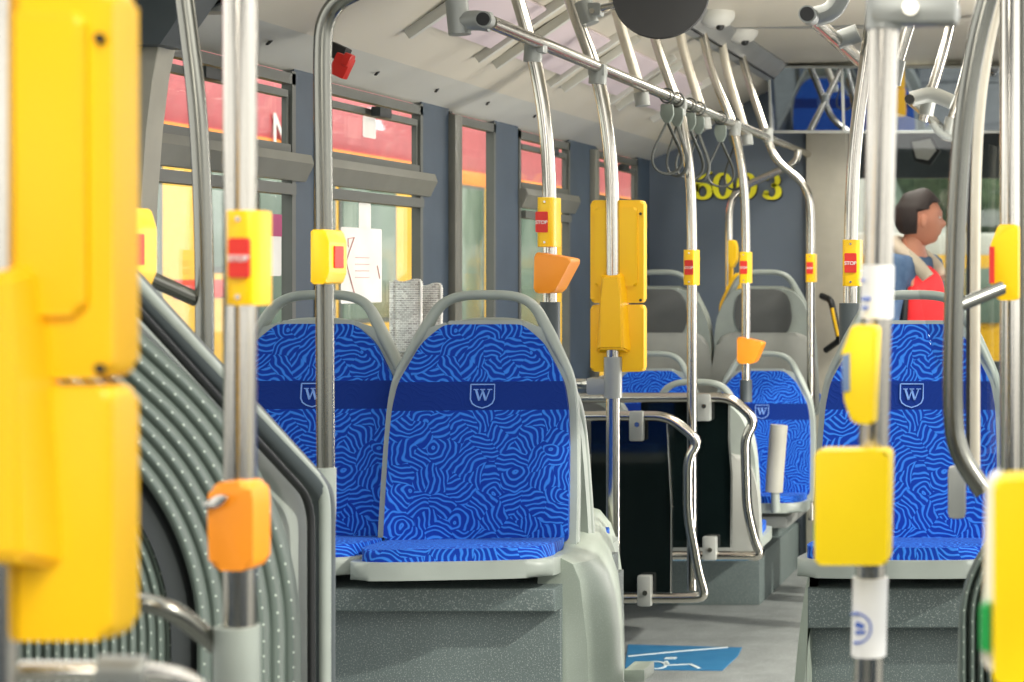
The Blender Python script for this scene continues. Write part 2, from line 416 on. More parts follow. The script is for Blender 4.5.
# ------------------------------------------------------------------ podiums under the seats
def podium(name, X0, X1, D, label, z2):
    e = empty(name, (0, 0, 0), label, 'seat podium')
    prism('upper_step', rect(X0, z2, X1, ZS-.065), D, D+.55, 'podium', e, bev=.006)
    prism('lower_housing', rect(X0, .0, X1+.0, z2), D+.05, D+.6, 'podium', e, bev=.004)
    return e
e = podium('seat_podium', -2.25, WX(556, 4.13), 4.12, 'speckled grey podium under the left pair of blue seats', WZ(612, 4.12))
e = podium('seat_podium', WX(808, 4.13), .22, 4.12, 'speckled grey podium under the right blue seat', WZ(620, 4.12)-.02)
# rounded wheel cover on the aisle side of the left podium
def loft(name, secs, mat, parent=None):
    bm = bmesh.new(); R = [[bm.verts.new(p) for p in s] for s in secs]
    n = len(R[0])
    for i in range(len(R)-1):
        for k in range(n-1): bm.faces.new((R[i][k], R[i][k+1], R[i+1][k+1], R[i+1][k]))
    bm.faces.new(R[0]); bm.faces.new(R[-1][::-1])
    return fin(bm, name, mat, parent)
prof = [(556, 560), (566, 548), (584, 550), (600, 556), (611, 572), (618, 596), (622, 630), (624, 680), (626, 905)]
secs = []
for D, k in ((4.18, -.05), (4.22, -.015), (4.28, 0), (4.6, 0), (4.95, 0), (5.15, -.0)):
    s = [Vector((-1.31-.2*(D-4.2), D, 0)), Vector((-1.31-.2*(D-4.2), D, WZ(553, 4.3)))]
    for i, (px, py) in enumerate(prof):
        p = W(px, py, 4.3); w = min(1, i/5.0)
        x = p.x*max(1, D/4.3)+k*w
        s.append(Vector((x, D, max(0, p.z))))
    secs.append(s)
o = loft('wheel_arch_cover', secs, 'fairing')
tag(o, 'pale grey rounded wheel cover beside the aisle under the left seat', 'wheel cover')
secs = []
pr2 = [(812, 565), (808, 578), (804, 600), (799, 640), (795, 682), (789, 905)]
for D, k in ((4.14, .03), (4.19, 0), (4.6, .05), (5.1, .12)):
    s = [Vector((WX(814, 4.2), D, 0)), Vector((WX(814, 4.2), D, WZ(568, 4.2)))]
    for px, py in pr2:
        p = W(px, py, 4.2); s.append(Vector((p.x+k, D, max(0, p.z))))
    secs.append(s)
o = loft('wheel_arch_cover', secs, 'fairing')
tag(o, 'pale grey wheel cover edge left of the right podium', 'wheel cover')
struct(box('far_podium', (-1.9, 8.5, .11), (.8, 1.14, .22), 'podium', bev=.005), 'trim_1')
struct(box('far_step', (-1.91, 8.76, .5), (.78, .5, .58), 'podium', bev=.005), 'trim_11')
bm = bmesh.new(); add_box(bm, (-1.62, 8.05, .41), (.6, .9, .05), None, .01)
tag(fin(bm, 'seat_bracket', 'clamp'), 'grey cantilever bracket carrying the far pair of blue seats', 'bracket')
bx = W(778, 448, 7.35)
e = empty('folded_armrest', (bx.x, 7.35, WZ(515, 7.35)), 'pale folded-up armrest beside the far blue seat', 'armrest')
bm = bmesh.new(); add_tube(bm, [W(779, 425, 7.35), W(775, 475, 7.35), W(774, 492, 7.35)], .036, .02, 12, .7); fin(bm, 'arm', 'plate', e)
tube('pivot', [W(775, 485, 7.35), W(776, 512, 7.35)], .018, 'shell', e)

# ------------------------------------------------------------------ room shell
XL, Z0c = -2.25, 2.02
DW = lambda px: -XL*F/(VX-px)
floor = box('floor', (-.95, 6.3, -.03), (2.7, 12.0, .06), 'floor', bev=0); struct(floor)
wins = [(3.95, 5.025, True), (5.153, 5.97, True), (6.22, 6.69, False), (6.96, 7.63, True), (8.04, 8.75, True)]
# left wall: below the sill, posts between the windows
bm = bmesh.new()
add_box(bm, (XL-.015, 7.5, .475), (.03, 8.2, .95))
edges = [3.4]+[v for a, b, _ in wins for v in (a, b)]+[11.6]
for i in range(0, len(edges), 2):
    a, b = edges[i], edges[i+1]
    add_box(bm, (XL-.015, (a+b)/2, 1.49), (.03, b-a, 1.08))
struct(fin(bm, 'wall_left', 'pillar', None, False))
for a, b in ((5.025, 5.153), (5.97, 6.1), (6.69, 6.96), (7.63, 7.86)):
    pass
for i, (a, b, bar) in enumerate(wins):
    e = bpy.data.objects.new('window_%d' % (i+1), None); col.objects.link(e); e['kind'] = 'structure'; e.location = (XL, (a+b)/2, .95)
    bm = bmesh.new(); t = .022
    add_box(bm, (XL-.01, (a+b)/2, 1.998), (.03, b-a, .03)); add_box(bm, (XL-.01, (a+b)/2, .97), (.03, b-a, .05))
    for y in (a+t/2, b-t/2): add_box(bm, (XL-.01, y, 1.49), (.03, t, 1.06))
    if bar:
        # frame of the tilting vent
        add_box(bm, (XL-.01, (a+b)/2, 1.955), (.024, b-a-.08, .02)); add_box(bm, (XL-.01, (a+b)/2, 1.80), (.03, b-a-.06, .03))
        for y in (a+.03, b-.03): add_box(bm, (XL-.01, y, 1.875), (.012, .014, .15))
        add_box(bm, (XL-.0, (a+b)/2, 1.69), (.04, b-a-.06, .03))
    fin(bm, 'window_frame', 'wframe', e, False)
    if bar:
        prism('window_ledge', [(XL-.01, 1.79), (XL+.028, 1.79), (XL+.036, 1.765), (XL+.012, 1.715), (XL-.01, 1.715)], a+.01, b-.01+.06, 'ledge', e, bev=.003)
        box('vent_latch', (XL+.03, (a+b)/2, 1.955), (.03, .09, .03), 'rub', e)
    bm = bmesh.new(); add_box(bm, (XL-.02, (a+b)/2, 1.48), (.006, b-a-.04, 1.0)); fin(bm, 'pane', 'glass', e, False)
# light strips beside the dark posts
bm = bmesh.new()
for px in (452, 592):
    y = DW(px); add_box(bm, (XL+.01, y, 1.48), (.03, .07, 1.06), None, .006)
struct(fin(bm, 'trim_2', 'ledge'))
# cove, sloping ceiling, centre ceiling
def strip(name, pts, y0, y1, mat, th=.02):
    up = [(x, z+th) for x, z in pts[::-1]]
    return struct(prism(name, pts+up, y0, y1, mat))
strip('trim_3', [(XL-.02, Z0c), (-2.1, 2.09)], 3.3, 8.99, 'ceil')
strip('ceiling', [(-2.1, 2.09), (-1.98, 2.17), (-1.86, 2.26), (-1.74, 2.335), (-1.6, 2.40)], 3.2, 11.6, 'ceilc')
strip('ceiling', [(-1.50, 2.47), (-.6, 2.49), (.3, 2.40)], 3.2, 11.6, 'ceilc')
strip('trim_4', [(-1.60, 2.385), (-1.56, 2.40), (-1.5, 2.46)], 3.2, 8.9, 'strip', .03)
struct(box('trim_5', (-1.565, 6.0, 2.405), (.012, 5.6, .02), 'black', bev=0))
struct(box('trim_6', (-1.6+.35, 7.4, 2.474), (.6, .02, .012), 'strip', bev=0))
struct(box('trim_7', (-1.6+.35, 6.2, 2.474), (.6, .02, .012), 'strip', bev=0))
struct(box('trim_8', (-1.0, 8.7, 2.43), (2.6, .05, .07), 'strip', bev=.01))
# cove screws/slots
CL = ['leftmost dark catch on the pale cove, beside the near left pole', 'dark catch on the cove just right of the red hammer', 'dark catch on the cove, third from the left', 'dark catch on the cove, fourth from the left', 'dark catch on the cove beside the pole with the orange box']
for ci, (px, py) in enumerate( ((268, 41), (376, 72), (436, 89), (487, 102), (534, 115))):
    # point on the cove plane
    D = 5.2
    for _ in range(12):
        z = WZ(py, D); x = -2.1-(2.09-z)*(.17/.07); D = D+.5*((VX-px and -x*F/(VX-px))-D)
    tag(box('panel_catch', (x+.003, D, WZ(py, D)-.004), (.008, .028, .004), 'black', bev=.001, rot=Matrix.Rotation(.5, 3, 'X')), CL[ci], 'catch', 'dark catches along the cove')

# lamp panels on the sloping ceiling
for i, (a, b) in enumerate(((5.2, 5.75), (5.95, 6.5), (6.7, 7.25), (7.45, 8.0))):
    e = empty('ceiling_lamp', (-1.86, (a+b)/2, 2.25), ['frosted pinkish ceiling lamp nearest the overhead rail end', 'frosted pinkish ceiling lamp second along the slope, beside the black mirror', 'frosted pinkish ceiling lamp third along the slope behind the rail', 'frosted pinkish ceiling lamp farthest along, near the number wall'][i], 'lamp', 'frosted lamps on the sloping ceiling')
    ang = math.atan2(2.335-2.17, .24)
    rot = Matrix.Rotation(-ang, 3, 'Y')
    box('diffuser', (-1.86, (a+b)/2, 2.243), (.22, b-a, .012), 'frost', e, rot=rot, bev=.002)
    for y in (a-.015, b+.015): box('end_strip', (-1.855, y, 2.24), (.34, .022, .03), 'ceil', e, bev=.003, rot=rot)

# number wall, beige column, fascia
struct(box('wall_front', (-1.86, 9.02, 1.2), (.8, .06, 2.7), 'wall', bev=0))
struct(box('wall_column', (WX(828, 9.0), 8.98, 1.2), (.20, .1, 2.5), 'beige', bev=.01))
e = empty('bus_number', (-1.7, 8.98, 1.85), 'large yellow digits 6003 on the slate-blue wall', 'number')
def ell(cx, cy, rx, ry, a0, a1, wmax, wmin, n=22):
    pts = arc(cx, cy, rx, ry, a0, a1, n); ws = []
    for k in range(n+1):
        a = math.radians(a0+(a1-a0)*k/n); ws.append(wmin+(wmax-wmin)*abs(math.cos(a)))
    return pts, ws
def digit(ch, px, mat, dy, off):
    bm = bmesh.new(); org = (WX(px, 8.98)+off, WZ(186, 8.98)-off); sc = .135; y0, y1 = 8.975-dy, 8.99
    if ch == '0': p, w = ell(0, 0, .27, .44, 0, 360, .22, .08); add_stroke(bm, p, w, y0, y1, org, sc)
    if ch == '6':
        p, w = ell(0, -.2, .26, .26, 0, 360, .2, .08); add_stroke(bm, p, w, y0, y1, org, sc)
        add_stroke(bm, [(.34, .50), (.16, .43), (-.04, .30), (-.19, .08), (-.26, -.2)], [.06, .08, .11, .16, .2], y0, y1, org, sc)
    if ch == '3':
        p, w = ell(-.04, -.21, .26, .25, -165, 90, .22, .08); add_stroke(bm, p, w, y0, y1, org, sc)
        p, w = ell(-.04, .22, .22, .22, -90, 160, .2, .08); add_stroke(bm, p, w, y0, y1, org, sc)
        add_stroke(bm, arc(-.24, -.26, .05, .05, 0, 360, 10), .09, y0, y1, org, sc); add_stroke(bm, arc(-.22, .28, .04, .04, 0, 360, 10), .08, y0, y1, org, sc)
    return bm
for ch, px in zip('6003', (703, 723, 747, 773)):
    o = fin(digit(ch, px, 'digit', .006, 0), 'digit', 'digit', e, False)
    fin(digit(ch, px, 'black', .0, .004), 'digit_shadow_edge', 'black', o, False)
# dark fascia over the front: tilted down
e = empty('overhead_fascia', (-.6, 8.66, 2.3), 'dark mirror-like glass panel across the top of the cab, reflecting blue seats', 'glass panel')
bm = bmesh.new()
x0, x1 = WX(769, 8.62), WX(1010, 8.62); zb, zt_ = WZ(131, 8.62), WZ(66, 8.62)
c = Vector(((x0+x1)/2, 8.66, (zb+zt_)/2))
rot = Matrix.Rotation(math.radians(11.0), 3, 'X')
add_box(bm, c, (x1-x0, .012, zt_-zb), rot); fin(bm, 'mirror_glass', 'fascia', e, False)
bm = bmesh.new()
for z, h in ((zb, .012), (zt_, .01)):
    off = rot @ Vector((0, -.008, z-(zb+zt_)/2)); add_box(bm, c+off, (x1-x0+.02, .02, h), rot)
for x in (x0, WX(842, 8.62)):
    add_box(bm, Vector((x, 8.648, c.z)), (.01, .02, zt_-zb), rot)
fin(bm, 'trim_frame', 'clamp', e, False)
struct(box('wall_cab', (WX(880, 8.7), 8.9, 2.46), (2.2, .2, .1), 'beige', bev=0))
# right wall (outside the view, lets daylight in), front of the bus
bm = bmesh.new()
add_box(bm, (.29, 7.6, .42), (.06, 8.0, .85))
for y in (3.7, 5.2, 6.9, 8.6, 10.3, 11.5): add_box(bm, (.29, y, 1.55), (.06, .12, 1.5))
add_box(bm, (.29, 7.6, 2.32), (.06, 8.0, .2))
struct(fin(bm, 'wall_right', 'pillar', None, False))
bm = bmesh.new()
add_box(bm, (-.95, 11.6, .45), (2.6, .08, .9)); add_box(bm, (-.95, 11.6, 2.28), (2.6, .1, .4))
for x in (-2.2, -.52, .28): add_box(bm, (x, 11.6, 1.5), (.07, .08, 1.3))
struct(fin(bm, 'wall_windshield', 'dgrey', None, False))
bm = bmesh.new(); add_box(bm, (-.95, 11.58, 1.5), (2.5, .01, 1.25)); struct(fin(bm, 'window_6', 'glass', None, False))
# driver's cab side wall with door edge between column and windshield
struct(box('wall_driver', (WX(853, 9.6), 9.7, .6), (.05, 1.3, 1.2), 'beige', bev=.01))
e = empty('cab_handle', W(835, 330, 8.8), 'black and yellow door handle on the beige cab column', 'handle')
tube('grip', [W(822, 296, 8.8), W(831, 300, 8.7), W(840, 340, 8.7), W(826, 350, 8.8)], .016, 'black', e, .03)
tube('yellow_stripe', [W(832, 308, 8.68), W(838, 336, 8.68)], .008, 'yellow', e)

# ------------------------------------------------------------------ rails and poles
XR, ZR = -1.45, 2.054
def clamp_at(bm, a, b, r): add_tube(bm, [a, b], r, 0, 14)
e = empty('overhead_rail', (XR, 4.3, ZR), 'long straight steel grab rail under the ceiling left of the aisle', 'rail')
tube('rail_tube', [(XR, 4.28, ZR), (XR, 8.97, ZR)], .0175, 'chrome', e)
lathe('end_cap', [(.0172, 0), (.019, .0), (.0195, .03), (.0172, .03)], 'clamp', e, (XR, 4.262, ZR), 'Y')
lathe('end_plug', [(.001, 0), (.0155, 0), (.0155, .004)], 'black', e, (XR, 4.2315, ZR), 'Y')
bm = bmesh.new(); add_tube(bm, [(XR, 4.28, ZR), (XR-.035, 4.28, ZR+.005), (XR-.075, 4.28, ZR+.0)], .024, .02); fin(bm, 'tee_bracket', 'clamp', e)
bm = bmesh.new(); add_tube(bm, [(XR-.072, 4.28, ZR-.03), (XR-.08, 4.28, ZR+.05)], .026, .0); fin(bm, 'clamp', 'clamp', e)
e.name = 'overhead_rail'
t = empty('grab_pole', (XR-.1, 4.28, 2.45), 'short steel hanger holding the near end of the left overhead rail', 'pole')
tube('pole_tube', [(XR-.076, 4.28, ZR+.02), (XR-.105, 4.28, 2.42)], .017, 'chrome', t)

def stop_button(px, y0, y1, D, w, label, txt=True, side=0, pro=.045):
    """yellow box clipped round a pole with a red STOP plate"""
    X = WX(px, D); za, zb_ = WZ(y1, D), WZ(y0, D); zc = (za+zb_)/2; hh = (zb_-za)/2
    e = empty('stop_button', (X, D, za), label, 'stop button', 'yellow stop buttons on the poles')
    ww = w*D/F/2
    out = rnd([(X-ww, D-pro*.67), (X-ww*.75, D-pro), (X+ww*.75, D-pro), (X+ww, D-pro*.67), (X+ww, D+.022), (X-ww, D+.022)], .006)
    bm = bmesh.new(); add_prism(bm, out, za, zb_, 'XY', bev=.003, seg=2); fin(bm, 'housing', 'yellow', e)
    bm = bmesh.new(); rx = X+side*ww; add_prism(bm, rnd(rect(rx-ww*.66, zc-hh*.42, rx+ww*.66, zc+hh*.42), .003), D-pro-.004, D-pro+.001, bev=.001, seg=1)
    p = fin(bm, 'stop_plate', 'red', e)
    if txt:
        text_mesh('stop_lettering', 'STOP', ww*.55, 'white', p, (rx, D-pro-.0045, zc-hh*.02))
    for s in (-1, 1):
        lathe('screw', [(.0005, 0), (.003, 0), (.003, .002)], 'chrome', e, (X, D-pro-.0005, zc+s*hh*.82), 'Y', 10)
    return e
def orange_box(pts, D, depth, label, extra=None):
    e = empty('ticket_box', W(pts[0][0], pts[0][1], D), label, 'ticket box', 'orange boxes on the poles')
    o = rnd([(WX(x, D), WZ(y, D)) for x, y in pts], .012)
    bm = bmesh.new(); add_prism(bm, o, D-depth, D+.02, bev=.006, seg=3); fin(bm, 'housing', 'orange', e)
    return e
def pole(pts, D, r, label, mat='chrome', fil=.25, parts=(), name='grab_pole', cat='pole', group=None):
    P = [W(p[0], p[1], p[2] if len(p) > 2 else D) for p in pts]
    e = empty(name, P[-1], label, cat, group)
    tube('pole_tube', P, r, mat, e, fil)
    for kind, px, ya, yb, rr, m in parts:
        tube(kind, [W(px, ya, D), W(px, yb, D)], rr, m, e, 0)
    return e
# tops curve outwards to the ceiling slot, then go straight down
def aisle_pole(D, pxb, yb, label, r=.018, mat='chrome', parts=(), shift=0):
    Xb = WX(pxb, D)
    e = empty('grab_pole', (Xb, D, WZ(yb, D)), label, 'pole', 'curved poles along the left of the aisle')
    pts = [(-1.57+shift, D, 2.42), (-1.53+shift, D, 2.24), (Xb-.045, D, 2.04), (Xb-.01, D, 1.85), (Xb, D, 1.66), (Xb, D, WZ(yb, D))]
    tube('pole_tube', pts, r, mat, e, .15)
    bm = bmesh.new(); xr = Xb-.045; add_tube(bm, [(xr, D, ZR-.05), (xr+.003, D, ZR+.0)], r+.006, 0); add_box(bm, ((xr+XR)/2, D, ZR-.01), (.05, .04, .036), None, .008)
    fin(bm, 'rail_clamp', 'clamp', e)
    for kind, ya, yb2, rr, m in parts:
        tube(kind, [(Xb, D, WZ(ya, D)), (Xb, D, WZ(yb2, D))], rr, m, e, 0)
    return e
aisle_pole(4.66, 550, 318, 'steel pole rising behind the left aisle seat with an orange box', .0175, parts=[('pole_socket', 302, 345, .026, 'dgrey')])
aisle_pole(5.2, 613, 690, 'steel pole carrying the yellow validator housing in mid bus', .0195)
aisle_pole(6.21, 692, 590, 'steel pole beside the first glass screen, right of the yellow housing', .0175)
aisle_pole(7.1, 746, 392, 'steel pole with orange box before the far seats', .0175, parts=[('pole_socket', 380, 402, .024, 'dgrey')])
pole([(742, 56), (750, 86), (767, 137), (776, 162), (805, 183), (811, 206), (811, 380), (812, 520)], 7.86, .0175, 'steel pole with a kink under the rail, left of the cab column', fil=.08, parts=[('rail_clamp', 768, 128, 142, .022, 'clamp')])
pole([(798, 150, 8.4), (797, 163, 8.4), (740, 188, 8.4), (729, 203, 8.4), (729, 300, 8.4), (730, 560, 8.4)], 8.4, .0175, 'steel pole with a slanted top, carrying the tall yellow machine', fil=.08)
# hangers between the slot and the rail
for D, lab in ((5.74, 'short curved hanger nearest the black mirror, its white cap under the rail'), (6.65, 'short curved hanger midway, left of the hanging strap pairs'), (7.45, 'short curved hanger farthest, above the digit six')):
    e = empty('rail_hanger', (XR, D, ZR), lab, 'hanger', 'cream hangers from ceiling to rail')
    tube('hanger_tube', [(-1.565, D, 2.42), (-1.54, D, 2.28), (-1.475, D, ZR+.02), (-1.462, D, ZR-.04)], .0175, 'cream', e, .12)
    tube('clamp_cap', [(-1.463, D, ZR-.02), (-1.458, D, ZR-.062)], .024, 'clamp', e, 0)
for D in (7.1, 7.86):
    pass

# right overhead rail, its brackets and poles
XR2 = -.675
e = empty('overhead_rail', (XR2, 4.17, ZR), 'short steel grab rail with open dark end at upper right', 'rail')
tube('rail_tube', [(XR2, 4.17, ZR), (XR2, 5.3, ZR)], .0175, 'chrome', e)
lathe('end_collar', [(.0175, 0), (.0205, 0), (.0205, .05), (.0175, .05)], 'clamp', e, (XR2, 4.2, ZR), 'Y')
lathe('end_plug', [(.0005, 0), (.0165, 0), (.0165, .004)], 'black', e, (XR2, 4.1495, ZR), 'Y')
bm = bmesh.new(); add_tube(bm, [(XR2, 4.24, ZR+.005), (XR2+.05, 4.24, ZR+.02), (XR2+.08, 4.24, ZR+.1)], .024, .03, 12, 1.3)
fin(bm, 'bracket', 'clamp', e)
tube('bracket', [(XR2, 4.62, ZR), (XR2+.055, 4.62, ZR+.02)], .024, 'clamp', e, 0)
e = empty('overhead_rail', (XR2+.02, 6.1, ZR), 'farther steel grab rail end seen right of the white-wrapped pole', 'rail')
tube('rail_tube', [(XR2+.03, 6.1, ZR-.005), (XR2+.03, 8.4, ZR)], .0175, 'chrome', e)
lathe('end_plug', [(.0005, 0), (.0165, 0), (.0165, .004)], 'black', e, (XR2+.03, 6.095, ZR-.005), 'Y')
bm = bmesh.new(); add_tube(bm, [(XR2+.03, 6.15, ZR), (XR2+.1, 6.15, ZR+.02), (XR2+.17, 6.15, ZR-.01)], .026, .03); fin(bm, 'bracket', 'clamp', e)
pole([(880, -40), (866, 60), (856, 130), (851, 200), (850, 320)], 4.66, .0175, 'curved steel pole rising behind the right seat, left of the wrapped pole', fil=.2, parts=[('pole_socket', 850, 303, 345, .028, 'dgrey')])
for D, a, lab in ((5.2, 0, 'leaning curved steel hanger just right of the wrapped pole'), (6.2, 0, 'leaning curved steel hanger above the second rail end'), (7.1, 0, 'leaning curved steel hanger near the passenger, under the fascia')):
    xb = -.62
    e = empty('rail_hanger', (xb, D, ZR), lab, 'hanger', 'steel hangers over the right rail')
    tube('hanger_tube', [(xb+.13, D, 2.46), (xb+.1, D, 2.28), (xb+.03, D, ZR), (xb+.01, D, ZR-.07)], .0175, 'chrome', e, .12)
    tube('clamp_sleeve', [(xb+.035, D, ZR+.02), (xb+.02, D, ZR-.05)], .025, 'clamp', e, 0)
e = empty('curved_bracket', W(945, 135, 7.1), 'pale hook-shaped tube beside the second rail end', 'bracket')
tube('bracket_tube', [W(930, 85, 6.9), W(928, 115, 6.9), (W(940, 136, 6.9)), W(962, 140, 6.9)], .014, 'clamp', e, .08)

# hand straps: loop pairs hanging on the left rail
def strap(D, label, dx=0, first=None):
    e = empty('hand_strap', (XR, D, ZR), label, 'hand strap', 'grey hand straps on the left rail')
    bm = bmesh.new()
    add_tube(bm, [(XR+.024*math.cos(a), D, ZR+.024*math.sin(a)) for a in [2*math.pi*k/16 for k in range(17)]], .0035, 0, 8, 1.6)
    fin(bm, 'rail_ring', 'cord', e)
    bm = bmesh.new(); add_prism(bm, rnd([(XR-.02, ZR-.028), (XR+.02, ZR-.028), (XR+.022, ZR-.065), (XR+.009, ZR-.092), (XR-.009, ZR-.092), (XR-.022, ZR-.065)], .006), D-.008, D+.008, bev=.002, seg=2)
    fin(bm, 'strap_body', 'strapm', e)
    bm = bmesh.new(); zc = ZR-.085
    lp = [(0, 0), (-.022, -.055), (-.046, -.11), (-.052, -.15), (-.038, -.185), (0, -.2), (.038, -.185), (.052, -.15), (.046, -.11), (.022, -.055), (0, 0)]
    ca, sa = math.cos(dx), math.sin(dx)
    add_tube(bm, [(XR+x*ca, D+x*sa, zc+z*.9) for x, z in lp], .0044, .03, 8, 1.5)
    fin(bm, 'loop', 'cord', e)
for D, dx, lab in ((6.03, .5, 'first grey hand strap, leftmost on the rail'), (6.17, -.6, 'second grey hand strap, crossing the first'), (6.36, .6, 'third hand strap, left one of the middle pair'), (6.5, -.5, 'fourth hand strap, right one of the middle pair'), (6.88, .4, 'fifth hand strap, over the first zero'), (7.14, -.5, 'last hand strap, farthest along the rail')):
    strap(D, lab, dx)

# convex mirror back hanging from pole clamp
e = empty('convex_mirror', W(662, 0, 5.1), 'black round back of a convex mirror hanging from a pole clamp', 'mirror')
mc = W(664, -1, 5.12)
lathe('mirror_shell', [(.002, 0), (.055, .004), (.1, .016), (.129, .034), (.136, .045), (.134, .052), (.125, .05), (.002, .045)], 'mirrorback', e, mc, 'Y', 40)
for v in bpy.data.objects[e.children[0].name].data.vertices: v.co = mc+Matrix.Rotation(math.radians(14), 3, 'Y')@Matrix.Rotation(math.radians(-12), 3, 'X')@(v.co-mc)
tube('mirror_arm', [W(586, 12, 5.2), W(640, 0, 5.18)], .012, 'chrome', e)
bm = bmesh.new(); add_tube(bm, [W(583, 2, 5.2), W(590, 24, 5.2)], .027, 0); add_box(bm, W(594, 10, 5.2), (.05, .045, .04), None, .01); fin(bm, 'pole_clamp', 'clamp', e)
lathe('screw', [(.0005, 0), (.008, 0), (.008, .004)], 'chrome', e, W(592, 11, 5.165), 'Y', 14)

# dome cameras on the centre ceiling
for px, py, D, lab in ((716, 17, 6.95, 'white dome camera on the ceiling, nearer of the two'), (741, 33, 7.5, 'white dome camera on the ceiling, farther of the two')):
    p = W(px, py, D)
    e = empty('dome_camera', (p.x, D, p.z+.03), lab, 'camera', 'white dome cameras')
    lathe('camera_body', [(.002, -.045), (.022, -.044), (.05, -.03), (.068, -.008), (.072, .01), (.07, .03), (.002, .03)], 'ceil', e, p, 'Z')
    lathe('camera_lens', [(.001, -.02), (.012, -.016), (.02, 0), (.001, .0)], 'black', e, p+Vector((.018, -.015, -.035)), 'Z', 16)
    lathe('mounting_ring', [(.08, 0), (.084, 0), (.084, .02), (.08, .02)], 'strip', e, p+Vector((0, 0, .025)), 'Z')

# stop buttons
stop_button(550, 198, 247, 4.66, 18, 'yellow stop button above the orange box behind the left seat', side=-.3)
stop_button(692, 250, 285, 6.21, 13, 'yellow stop button on the pole right of the validator housing')
stop_button(746, 252, 283, 7.1, 11, 'small yellow stop button above the far orange box')
stop_button(811.5, 254, 282, 7.86, 10, 'small yellow stop button on the kinked pole by the cab column')
stop_button(853, 240, 286, 4.66, 18, 'yellow stop button on the curved pole left of the wrapped pole')
stop_button(249, 211, 305, 2.05, 31, 'large blurred yellow stop button on the near left pole', side=.1, pro=.025)
# orange boxes
orange_box([(543, 252), (580, 259), (562, 293), (542, 293)], 4.66, .07, 'orange slanted ticket box on the pole behind the left aisle seat')
orange_box([(740, 336), (766, 342), (757, 363), (740, 363)], 7.1, .06, 'small orange ticket box on the far pole above the grey socket')

# glass screens with tube frames
def screen(D, rail, bottom, gx0, gx1, gy0, gy1, gx1b, clips, label):
    e = empty('glass_screen', W(gx0, bottom, D), label, 'screen')
    tube('frame_tube', [W(x, y, D) for x, y in rail], .0175*D/6.2, 'chrome', e, .05)
    out = [(WX(gx0, D), WZ(gy0, D)), (WX(gx0, D), WZ(gy1, D)), (WX(gx1b, D), WZ(gy1, D)), (WX(gx1b+.5, D), WZ((gy0+gy1)/2, D)), (WX(gx1b-2, D), WZ(gy0+40, D)), (WX(gx1, D), WZ(gy0, D))]
    prism('tinted_panel', out, D+.012, D+.020, 'dark', e)
    bm = bmesh.new(); add_tube(bm, [W(gx1, gy0, D+.015), W(gx1b-2, gy0+40, D+.015), W(gx1b+.5, (gy0+gy1)/2, D+.015), W(gx1b, gy1, D+.015)], .0035, 0, 6); fin(bm, 'glass_edge', 'clamp', e)
    for cx, y0, y1 in clips:
        o = box('panel_clip', W(cx, (y0+y1)/2, D-.012), (14*D/F, .035, (y1-y0)*D/F), 'clamp', e, bev=.008)
        lathe('screw', [(.0005, 0), (.0085, 0), (.0085, .004)], 'chrome', o, W(cx, y0+(y1-y0)*(.45 if y0 < 500 else .58), D-.031), 'Y', 12)
    return e
e = screen(6.1, [(560, 416), (668, 416), (700, 441), (688, 457), (688, 515), (699, 576), (706, 597), (690, 598), (600, 598)], 600, 590, 667, 421, 593, 671,
       [(637, 411, 441), (645, 575, 606)], 'dark tinted glass screen with bent steel frame, nearer of the two')
e2 = screen(6.7, [(560, 398), (731, 397.5), (756, 420), (745, 437), (747, 508), (755, 542), (762, 556), (745, 556), (640, 556)], 558, 640, 729, 402, 548, 731,
       [(704, 394, 421), (710, 536, 560)], 'dark tinted glass screen with bent steel frame, farther of the two')
bm = bmesh.new(); add_tube(bm, [W(613, 357, 5.2), W(613, 398, 5.2)], .026, 0); add_box(bm, W(600, 386, 5.21), (.07, .05, .05), None, .01)
o = tag(fin(bm, 'pole_clamp', 'clamp'), 'grey screw clamp on the mid pole just below the yellow housing', 'clamp')
e3 = empty('knee_rail', W(590, 384, 5.6), 'low steel tube running from the left seats to the mid pole', 'rail')
tube('rail_tube', [W(613, 386, 5.25), W(592, 384, 5.6), W(560, 383, 5.6)], .016, 'chrome', e3)

# ------------------------------------------------------------------ yellow validator housing (two plates and a spine)
def housing(cx, D, polex, label):
    X = WX(cx, D); k = 1.0; zt1 = WZ(200, 5.2); w = .0867
    e = empty('validator_housing', (X, D, 1.172), label, 'validator', 'double yellow validator housings')
    wr = .067
    up = rnd(rect(X-w, 1.372, X+wr, zt1), .012); lo = rnd(rect(X-w, 1.173, X+wr, 1.367), .012)
    prism('upper_case', up, D+.005, D+.042, 'yellow2', e, bev=.008)
    prism('lower_case', lo, D+.005, D+.042, 'yellow2', e, bev=.008)
    # inner raised rim
    bm = bmesh.new()
    path = [(-.058, .19), (-.058, .03), (-.03, -.0), (-.03, -.10), (-.045, -.16), (.045, -.16), (.03, -.10), (.03, 0), (.058, .03), (.058, .19)]
    P = WX(polex, D)
    sp0 = [(-.035, -.12), (.035, -.12), (.028, .02), (.024, .09), (-.024, .09), (-.028, .02)]
    a = [bm.verts.new((P+x*1.5, D+.012, 1.36+z*1.12)) for x, z in sp0]; b = [bm.verts.new((P+x, D-.026, 1.36+z)) for x, z in sp0]
    bm.faces.new(b)
    for i in range(6): bm.faces.new((a[i], a[(i+1) % 6], b[(i+1) % 6], b[i]))
    bmesh.ops.bevel(bm, geom=list(bm.edges), offset=.005, segments=2, affect='EDGES')
    fin(bm, 'spine', 'yellow2', e)
    rr = rnd(rect(X-w+.014, 1.42, X+wr-.018, zt1-.02), .01)
    prism('recess_rim', rr, D-.001, D+.02, 'yellow2', e, bev=.008)
    for z in (1.38, 1.63):
        lathe('rivet', [(.0005, 0), (.004, 0), (.004, .003)], 'black', e, (X+wr-.008, D+.003, z), 'Y', 10)
    return e
